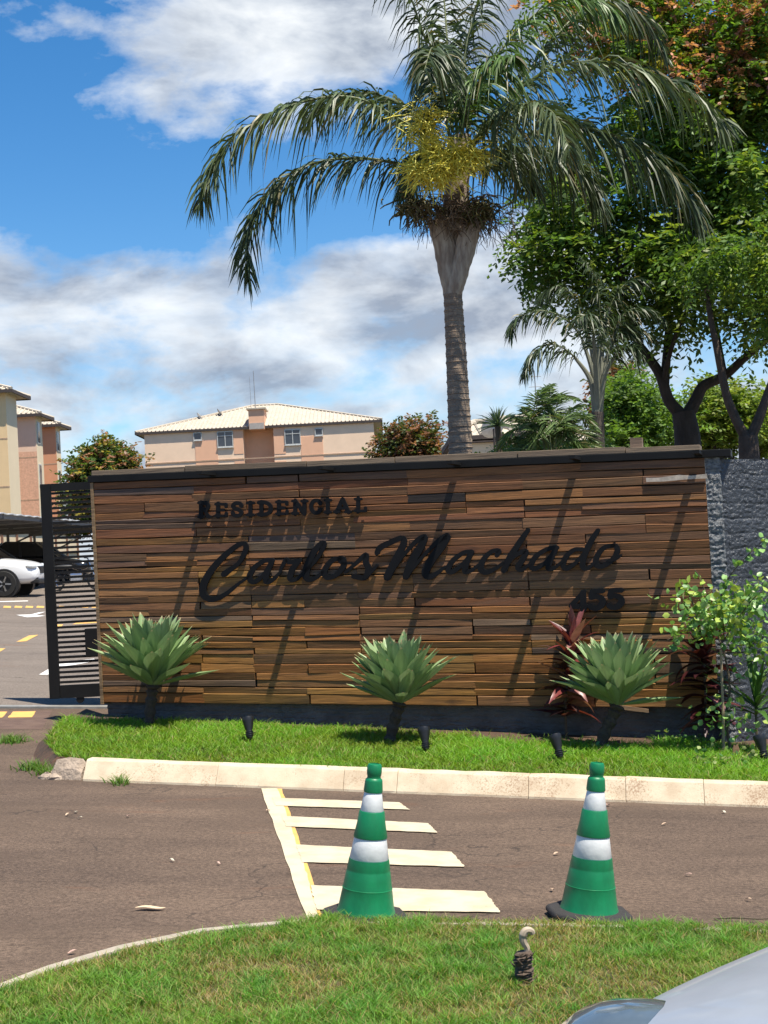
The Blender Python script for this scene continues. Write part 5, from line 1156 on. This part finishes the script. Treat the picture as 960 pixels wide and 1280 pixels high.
# --- pale apartment block straight behind the sign
D0 = 115.0
def X(px, Yd=D0): return at(px, 560, Yd).x
def Zp(px, py, Yd=D0): return at(px, py, Yd).z
x0, x1 = X(181), X(468.5); zE = Zp(325, 533); gb = g(x0, D0); DEP = 15.0
apt = thing('apartment_block', 'cream and salmon apartment block with pale hip roof behind the sign', 'building', ((x0+x1)/2, D0, gb))
ox = (x0+x1)/2; lx0, lx1 = x0-ox, x1-ox; ZE = zE-gb
def lx(px): return X(px)-ox
def lz(px, py): return Zp(px, py)-gb
ra, rb_ = lx(304.5), lx(342.5)
for (a, c) in ((lx0, ra), (rb_, lx1)):
    b = MB(); b.box(((a+c)/2, DEP/2, ZE/2-.5), (c-a, DEP, ZE+1)); b.build('wall', CREAM, apt)
b = MB(); b.box(((ra+rb_)/2, DEP/2+.7, ZE/2-.5), (rb_-ra-.004, DEP-1.4, ZE+.98)); b.build('recess_wall', SALMON, apt)
# salmon bands and windows per storey
for s in range(4):
    dz = -2.8*s
    for (p0, p1, y0_, y1_) in ((244, 272, 551, 586), (292.5, 304.3, 534, 586), (342.7, 357, 534, 586), (376.3, 404, 545, 586)):
        zt_ = lz((p0+p1)/2, y0_)+dz; zb_ = zt_-(2.8-.35 if s else min(2.4, zt_)); zb_ = zt_-2.2
        b = MB(); b.box(((lx(p0)+lx(p1))/2, -.012, (zt_+zb_)/2), (lx(p1)-lx(p0), .03, zt_-zb_)); b.build('salmon_panel', SALMON, apt)
    for (p0, p1, ya, yb_, n) in ((243, 252.5, 541, 550, 1), (272.5, 291.5, 539.5, 558.5, 2), (357, 376, 537, 555.5, 2), (395, 404, 535.5, 544, 1)):
        zt_, zb_ = lz((p0+p1)/2, ya)+dz, lz((p0+p1)/2, yb_)+dz
        if zb_ > .3: window(apt, lx(p0), lx(p1), zb_, zt_, -.03, n)
    if s: 
        b = MB(); b.box((0, -.02, ZE-2.8*s+.2), (lx1-lx0+.06, .06, .10)); b.build('string_course', PLAST, apt)
zr = lz(322, 504)+.25
rf = hip_roof(apt, lx0, lx1, 0, DEP, ZE+.02, zr+.35, .16, 1.1, sov=.7)
# small tower in the roof
b = MB(); a, c = lx(313), lx(332.5); zb_, zt_ = lz(322, 537), lz(322, 512)
b.box(((a+c)/2, 1.0, (zb_+zt_)/2), (c-a, 2.6, zt_-zb_)); b.build('roof_tower', SALMON, apt)
b = MB(); b.box(((a+c)/2, -.31, zb_+.28), (c-a-.1, .03, .5)); b.build('tower_panel', mat('grey_panel', (.42, .38, .34), .8), apt)
b = MB(); b.box(((a+c)/2, 1.0, zt_+.06), (c-a+.3, 2.9, .12)); b.build('tower_cap', TILE, apt)
for (p0, h, r) in ((314.5, 3.4, .04), (309, 2.9, .02)):
    zb2 = lz(p0, 507)-.6; b = MB(); b.tube([(lx(p0), 5.5, zb2), (lx(p0)-.03, 5.5, zb2+h+.8)], [r, r*.7], 6); b.build('antenna_mast', mat('mast_metal', (.3, .3, .3), .5, .5), apt)
def dish(par, p, r, yaw, mt, tilt=R(-55)):
    M = Matrix.Rotation(yaw, 3, 'Z') @ Matrix.Rotation(tilt, 3, 'X')
    b = MB(); b.lathe([(.02, -.001*r), (r*.5, .06*r), (r*.8, .16*r), (r, .26*r), (r*.985, .275*r), (r*.79, .185*r), (r*.5, .085*r), (.02, .02*r)], 18, p, M)
    d = b.build('satellite_dish', mt, par, True)
    b = MB(); b.tube([Vector(p)+Vector((0, .1, -.9)), Vector(p)], .03, 6); b.tube([Vector(p), Vector(p)+M @ Vector((0, 0, r*.7))], .015, 5); b.build('dish_mount', FASC, d)
dish(apt, (lx(393), 5.2, lz(393, 510)), .48, R(50), mat('dish_grey', (.35, .34, .33), .6)); dish(apt, (lx(268), 4.5, lz(268, 509.5)), .42, R(-80), MAT['dish_grey']); dish(apt, (lx(243), 3.8, lz(243, 516)), .42, R(-70), mat('dish_white', (.75, .75, .73), .5))
# --- stepped apartment block at the left edge
blk = thing('stepped_apartment_block', 'tan and terracotta stepped apartment block at the left edge', 'building', (-30, 84, g(-30, 84)))
def bay(pxc, Yd, pyE, width, depth, mfront, mside, split=None, wins=()):
    xr = at(pxc, 560, Yd).x+30; ze = at(pxc, pyE, Yd).z-blk.location.z; y0 = Yd-84
    b = MB(); b.box((xr-width/2, y0+depth/2, ze/2-.5), (width, depth, ze+1)); b.build('bay', mside, blk)
    zsp = split if split else -.5
    b = MB(); b.box((xr-width/2, y0-.012, (ze+max(zsp, -.5))/2), (width-.01, .03, ze-max(zsp, -.5))); b.build('front_panel', mfront[0], blk)
    if split: b = MB(); b.box((xr-width/2, y0-.014, (split-.5)/2), (width-.01, .034, split+.5)); b.build('front_panel', mfront[1], blk)
    for k in range(1, 4): b = MB(); b.box((xr-width/2, y0-.022, ze-2.9*k), (width, .03, .09)); b.build('string_course', PLAST, blk)
    for k in range(4):
        for wx in (2.6, 6.2, 9.6):
            if wx+1.5 < width: window(blk, xr-wx-1.3, xr-wx, ze-2.9*k-1.95, ze-2.9*k-.75, y0-.03, 2)
        for (ya, yb_) in wins: window(blk, y0+ya, y0+yb_, ze-2.9*k-1.9, ze-2.9*k-.5, 0, 1, 'side', xr)
    hip_roof(blk, xr-width, xr, y0, y0+depth+1.0, ze+.02, ze+.75, .5, max(.3, width/2-1.6))
    return xr, ze
bay(10, 84, 488, 12, 2.4, (TANW,), PALEW)
r2 = bay(46, 95, 518, 8, 1.7, (PINKW, mat('salmon_front', (.68, .40, .27), .9)), PALEW, 10.84-2.9-.9+1.2, ((.3, .9),))
bay(70.5, 104, 531, 8, 1.4, (TERRA,), PALEW, None, ((.2, .8),))
b = MB(); b.box((-5.0, 14.0, 5.4), (14, 24, 12.0)); b.v = [(x, y, z) for x, y, z in b.v]; b.build('main_body', PINKW, blk)
b = MB(); b.box((-5.0, 14.0, 11.5), (15, 25, .25)); b.build('main_roof', TILE, blk)
# --- little house and dish seen between the palms
hb = at(660, 560, 60); house = thing('distant_house', 'small house with beige tiled roof glimpsed between the palms', 'house', (hb.x, 60, g(hb.x, 60)))
hz = at(640, 556, 60).z-house.location.z
b = MB(); b.box((0, 4, hz/2-.2), (5.2, 8, hz+.4)); b.build('wall', PALEW, house)
hip_roof(house, -2.6, 2.6, 0, 8, hz+.02, hz+1.5, .4, .8)
for k in (-1.2, 1.2): window(house, k-.5, k+.5, hz-1.7, hz-.6, -.01, 2)
hb2 = at(609, 560, 48); hs2 = thing('distant_annex', 'low beige annex with a flat edge right of the tall palm trunk', 'house', (hb2.x, 48, g(hb2.x, 48)))
hz2 = at(609, 553, 48).z-hs2.location.z
b = MB(); b.box((0, 3, hz2/2-.2), (2.3, 6, hz2+.4)); b.build('wall', PALEW, hs2); b = MB(); b.box((0, 3, hz2+.06), (2.5, 6.3, .10)); b.build('roof_edge', FASC, hs2)
hip_roof(hs2, -1.15, 1.15, 0, 6, hz2+.26, hz2+.95, .1, .2, True)
dp = at(617, 536, 47.3); dsh = thing('roof_dish', 'pale satellite dish on the annex beside the tall palm trunk', 'satellite dish', (dp.x, dp.y, hs2.location.z+hz2+.1))
dish(dsh, (0, 0, dp.z-dsh.location.z), .42, R(20), MAT['dish_white'])
mp = at(693, 560, 60); mast = thing('radio_mast', 'thin radio mast rising behind the bushy palm', 'mast', (mp.x, 66, g(mp.x, 66)))
b = MB(); zt_ = at(691, 462, 66).z-mast.location.z; b.tube([(0, 0, 0), (.02, 0, zt_*.7), (.0, 0, zt_)], [.06, .04, .02], 6); b.build('mast_pole', MAT['mast_metal'], mast)
for k in (.86, .92, .97): b = MB(); b.tube([(-.3, 0, zt_*k), (.3, 0, zt_*k)], .015, 5); b.build('cross_bar', MAT['mast_metal'], mast)

# ------------------------------------------------------------------ carport and perimeter wall
XC = -11.0; cp_z = 3.50
CPM = mat('carport_metal', (.66, .67, .67), .5, .3, var=.15, scale=3); CPU = mat('carport_steel', (.16, .16, .16), .6, .3)
cp = thing('carport', 'long grey metal carport roof on slim posts over the parked cars', 'carport', (XC-2.5, 36, g(XC-2.5, 36)))
zc = cp.location.z; b = MB(); n = 60; rings = []
for i in range(n+1):
    y = -2.0+30.0*i/n; c_ = .03*(i % 2); rings.append([(2.5, y, cp_z-zc+c_), (0, y, cp_z-zc+.10+c_), (-2.5, y, cp_z-zc-.02+c_), (-2.5, y, cp_z-zc-.05+c_), (0, y, cp_z-zc+.07+c_), (2.5, y, cp_z-zc-.03+c_)])
b.loft(rings); b.build('roof_sheet', CPM, cp)
for k in range(7):
    y = 0.3+4.4*k
    for sx in (-2.2,):
        b = MB(); zg_ = g(XC-2.5+sx, 36+y)-zc; b.box((sx, y, (zg_+cp_z-zc-.08)/2), (.10, .10, cp_z-zc-.08-zg_)); b.build('post', CPU, cp)
    b = MB(); b.box((0, y, cp_z-zc-.10), (4.9, .08, .12)); b.build('beam', CPU, cp)
    b = MB(); b.bar((-2.2, y, cp_z-zc-1.2), (.4, y, cp_z-zc-.12), .06); b.build('brace', CPU, cp)
b = MB(); b.box((2.4, 13, cp_z-zc-.08), (.06, 29.5, .12)); b.build('edge_beam', CPU, cp)
pw = thing('perimeter_wall', 'pale cream perimeter wall behind the carport', 'wall', (-17.6, 46, g(-17.6, 46)))
b = MB(); b.box((0, 8, 1.0), (.2, 52, 3.4)); b.build('wall_slab', PALEW, pw)
for k in range(20): b = MB(); b.box((.14, -16+2.6*k, 1.0), (.12, .10, 3.36)); b.build('wall_post', SOFF, pw)
for k in range(3): b = MB(); b.box((.13, 8, .3+k*1.0), (.08, 51, .07)); b.build('wall_rail', SOFF, pw)

# ------------------------------------------------------------------ cars
TYRE = mat('tyre', (.018, .018, .018), .85, var=.2, scale=20); RIM = mat('dark_rim', (.06, .06, .065), .35, .6); CGL = mat('car_glass', (.015, .018, .02), .05, 0, var=.1, spec=.9); TRIM = mat('black_trim', (.015, .015, .016), .5)
LAMP = mat('headlamp', (.55, .58, .60), .12, 0, var=.3, scale=12, spec=.9); REDLAMP = mat('tail_lamp', (.35, .02, .02), .2)
RIMS = mat('silver_rim', (.45, .45, .46), .3, .8)
def wheel(par, x, y, r, w, rim=RIM):
    M = Matrix.Rotation(R(90), 3, 'X')
    b = MB(); b.lathe([(r*.62, -w/2), (r*.93, -w/2), (r, -w*.3), (r, w*.3), (r*.93, w/2), (r*.62, w/2), (r*.62, -w/2)], 28, (x, y, r), M, cap=False); tw = b.build('wheel', TYRE, par, True)
    b = MB(); s_ = -1 if y < 0 else 1
    b.lathe([(r*.63, -w*.35), (r*.63, w*.42), (r*.58, w*.42), (r*.56, w*.25), (.02, w*.22)], 24, (x, y, r), Matrix.Rotation(R(90*(1 if s_ < 0 else -1)), 3, 'X')); ri = b.build('rim', rim, tw)
    for k in range(5):
        a = k*2*math.pi/5; b = MB(); b.bar((x+.05*math.cos(a), y+s_*w*.36, r+.05*math.sin(a)), (x+r*.58*math.cos(a), y+s_*w*.40, r+r*.58*math.sin(a)), .06, .04); b.build('spoke', RIMS, tw)
def car(name, lab, loc, rz, paint, body, cab, wheels, pillars=True, slope=0.0, rim=RIM, lift=0):
    """front along +x.  body: stations (x, zlo, zshoulder, ztop, half width); cab: (x, half width, z)"""
    t = thing(name, lab, 'car', loc, rz); t.rotation_euler = (0, slope, rz)
    rings = []
    for (x, zl, zs, zt_, hw) in body:
        zm = (zl+zs)/2
        rings.append([Vector((x, s*hw*f, z)) for s, f, z in ((-1, .86, zl), (-1, 1.0, zl+.12), (-1, 1.0, zs), (-1, .90, zs+(zt_-zs)*.75), (-1, .55, zt_), (0, 0, zt_+.012), (1, .55, zt_), (1, .90, zs+(zt_-zs)*.75), (1, 1.0, zs), (1, 1.0, zl+.12), (1, .86, zl), (0, 0, zl))])
    b = MB(); b.loft(rings); o = b.build('body', paint, t, True); subsurf(o, 2)
    if cab:
        r3 = []
        b = MB(); n = len(cab); lo = [c for c in cab]
        (xf0, xf1, xr1, xr0, hw0, hw1, z0, z1) = cab[0]
        P = [Vector((xf0, -hw0, z0)), Vector((xf0, hw0, z0)), Vector((xr0, hw0, z0)), Vector((xr0, -hw0, z0)), Vector((xf1, -hw1, z1)), Vector((xf1, hw1, z1)), Vector((xr1, hw1, z1)), Vector((xr1, -hw1, z1))]
        b.hexa(P); o = b.build('cabin_glass', CGL, t); bevel(o, .05, 3)
        b = MB(); up = Vector((0, 0, .05)); q = [P[4], P[5], P[6], P[7]]; ctr = sum(q, Vector())/4
        qq = [ctr+(p-ctr)*1.02 for p in q]; b.hexa([p-Vector((0, 0, .03)) for p in qq]+[ctr+(p-ctr)*.9+up for p in q]); o = b.build('roof', paint, t, True); bevel(o, .03, 2)
        for a, c in ((0, 4), (1, 5), (2, 6), (3, 7)): b = MB(); b.bar(P[a], P[c], .09, .07); b.build('pillar', paint, t)
        for s in (-1, 1):
            f = .5; b = MB(); pa = Vector(((xf0+xr0)/2, s*(hw0+.005), z0)); pb4 = Vector(((xf1+xr1)/2, s*(hw1+.005), z1)); b.bar(pa, pb4, .09, .05); b.build('pillar', TRIM, t)
            b = MB(); b.ball((xf0-.25, s*(hw0+.14), z0+.08), (.07, .11, .075), 10, 6); b.build('mirror', paint, t, True)
    for (x, y, r) in wheels:
        for s in (-1, 1):
            M = Matrix.Rotation(R(90), 3, 'X')
            b = MB(); b.lathe([(r*1.16, -.11), (r*1.16, .11)], 28, (x, s*(y-.085), r), M); b.build('wheel_arch', TRIM, t)
            wheel(t, x, s*(y-.06), r, .24, rim)
    return t
WHT = mat('white_car_paint', (.78, .79, .80), .25, 0, var=.03, coat=.6); BLKP = mat('black_car_paint', (.018, .019, .021), .2, 0, coat=.8, var=.1)
SUVB = [(2.62, .50, .66, .78, .70), (2.50, .42, .75, .95, .84), (2.2, .36, .92, 1.06, .92), (1.6, .36, .98, 1.12, .94), (1.0, .36, 1.02, 1.15, .94), (0, .36, 1.04, 1.12, .94), (-1.2, .36, 1.04, 1.10, .94), (-2.3, .40, 1.02, 1.08, .93), (-2.55, .48, .90, 1.0, .88), (-2.62, .55, .80, .9, .80)]
Yp = 42.0; pf = at(56, 746, Yp)
pk = car('pickup_truck', 'white pickup truck parked nose out under the carport', (pf.x-2.62, Yp, g(pf.x-2.6, Yp)), 0, WHT, SUVB, [(.72, .0, -1.0, -1.35, .84, .70, 1.10, 1.70)], [(1.65, .93, .385), (-1.60, .93, .385)], slope=R(3.1))
for s in (-1, 1):
    b = MB(); b.ball((2.36, s*.70, .90), (.20, .20, .09), 12, 7); b.build('headlight', LAMP, pk, True)
    b = MB(); b.ball((2.50, s*.62, .56), (.09, .14, .06), 10, 6); b.build('fog_light', TRIM, pk, True)
b = MB(); b.box((2.52, 0, .80), (.2, 1.0, .22)); bevel(b.build('grille', TRIM, pk), .03); b = MB(); b.box((2.5, 0, .47), (.26, 1.5, .14)); bevel(b.build('lower_bumper', TRIM, pk), .03)
for s in (-1, 1): b = MB(); b.box((0, s*.945, .45), (2.4, .06, .08)); b.build('side_step', TRIM, pk)
CARB = [(2.2, .40, .52, .62, .68), (2.08, .30, .60, .74, .80), (1.7, .25, .72, .84, .86), (1.0, .24, .82, .93, .88), (0, .24, .88, .96, .88), (-1.2, .24, .90, .98, .88), (-1.9, .28, .88, .98, .85), (-2.15, .40, .75, .88, .76)]
def darkcar(px, py, Yd, lab, name, hgt=1.0):
    p = at(px, py, Yd); t = car(name, lab, (p.x-2.2, Yd, g(p.x-2.2, Yd)), 0, BLKP, [(a, b_, c*hgt, d*hgt, e) for a, b_, c, d, e in CARB], [(1.0, .2, -1.1, -1.75, .80, .64, .93*hgt, 1.47*hgt)], [(1.35, .86, .31), (-1.3, .86, .31)], slope=R(3.1))
    for s in (-1, 1): b = MB(); b.ball((1.98, s*.62, .66*hgt), (.16, .17, .07), 10, 6); b.build('headlight', LAMP, t, True)
    b = MB(); b.box((2.1, 0, .52), (.16, .9, .16)); b.build('grille', TRIM, t)
darkcar(62, 735, 48.0, 'black car parked behind the white pickup under the carport', 'dark_car', .95)
darkcar(118, 735, 53.0, 'black car seen through the gate slats behind the motorcycle', 'dark_car', 1.0)
# motorcycle behind the gate slats
mb_ = at(95, 725, 45.5); mc = thing('motorcycle', 'dark motorcycle parked beyond the gate, seen through its slats', 'motorcycle', (mb_.x, 45.5, g(mb_.x, 45.5)), R(8))
CHR = mat('chrome', (.6, .6, .62), .15, .9)
for x in (-.66, .66):
    b = MB(); b.lathe([(.24, -.05), (.29, -.055), (.31, 0), (.29, .055), (.24, .05), (.24, -.05)], 26, (x, 0, .31), Matrix.Rotation(R(90), 3, 'X'), cap=False); w_ = b.build('wheel', TYRE, mc, True)
    for k in range(6): a = k*math.pi/3; b = MB(); b.tube([(x, 0, .31), (x+.25*math.cos(a), 0, .31+.25*math.sin(a))], .012, 5); b.build('spoke', CHR, w_)
b = MB(); b.ball((.15, 0, .82), (.30, .15, .15), 14, 8); b.build('fuel_tank', BLKP, mc, True)
b = MB(); b.ball((-.38, 0, .80), (.40, .14, .08), 14, 8); b.build('seat', TRIM, mc, True)
b = MB(); b.box((.0, 0, .42), (.42, .26, .32)); bevel(b.build('engine', CHR, mc), .05, 2)
b = MB(); b.tube([(.66, .08, .31), (.50, .08, .75), (.42, .06, 1.0)], .025, 7); b.tube([(.66, -.08, .31), (.50, -.08, .75), (.42, -.06, 1.0)], .025, 7); b.build('fork', CHR, mc)
b = MB(); b.tube([(.32, -.36, 1.06), (.40, -.2, 1.05), (.42, 0, 1.0), (.40, .2, 1.05), (.32, .36, 1.06)], .015, 7); b.build('handlebar', TRIM, mc)
b = MB(); b.ball((.55, 0, .92), (.10, .10, .10), 12, 8); b.build('headlight', LAMP, mc, True)
b = MB(); b.tube([(.05, -.16, .30), (-.3, -.17, .27), (-.8, -.18, .36)], [.03, .035, .045], 8); b.build('exhaust', CHR, mc)
b = MB(); b.tube([(.42, 0, .95), (.1, 0, .62), (-.3, 0, .62), (-.66, 0, .31)], .03, 7); b.tube([(.3, 0, .62), (.1, 0, .3), (-.3, 0, .3), (-.66, 0, .31)], .025, 7); b.build('frame', TRIM, mc)
b = MB(); b.ball((-.80, 0, .66), (.12, .09, .06), 10, 6); b.build('tail_light', REDLAMP, mc, True)

# ------------------------------------------------------------------ silver car in the near right corner
SILV = mat('silver_car_paint', (.37, .40, .44), .42, .25, var=.14, scale=3.0, coat=.3)
NB = [(2.02, .34, .46, .56, .52), (1.98, .24, .60, .70, .70), (1.84, .20, .70, .80, .81), (1.55, .18, .80, .90, .86), (1.0, .18, .88, .975, .87), (.55, .18, .92, 1.00, .87), (-.4, .18, .94, 1.00, .87), (-1.4, .20, .94, 1.02, .86), (-1.85, .26, .90, 1.0, .82), (-2.0, .40, .75, .85, .72)]
nf = gr(760, 1262, 0)
NEAR = car('silver_car', 'front corner of a silver car at the lower right edge of the picture', (2.20, 2.46, g(2.2, 2.4)), R(131), SILV, NB, [(.42, -.35, -1.2, -1.75, .80, .62, .98, 1.46)], [(1.22, .85, .30), (-1.25, .85, .30)])
for s in (-1, 1):
    b = MB(); b.ball((1.70, s*.66, .70), (.30, .185, .125), 18, 10); o = b.build('headlight', mat('smoked_headlamp', (.10, .13, .15), .1, 0, var=.3, scale=8, spec=.8, coat=.8), NEAR, True)
b = MB(); b.box((2.0, 0, .50), (.08, .8, .12)); bevel(b.build('grille', TRIM, NEAR), .02)
b = MB(); b.box((1.99, 0, .28), (.10, 1.1, .10)); bevel(b.build('lower_grille', TRIM, NEAR), .02)
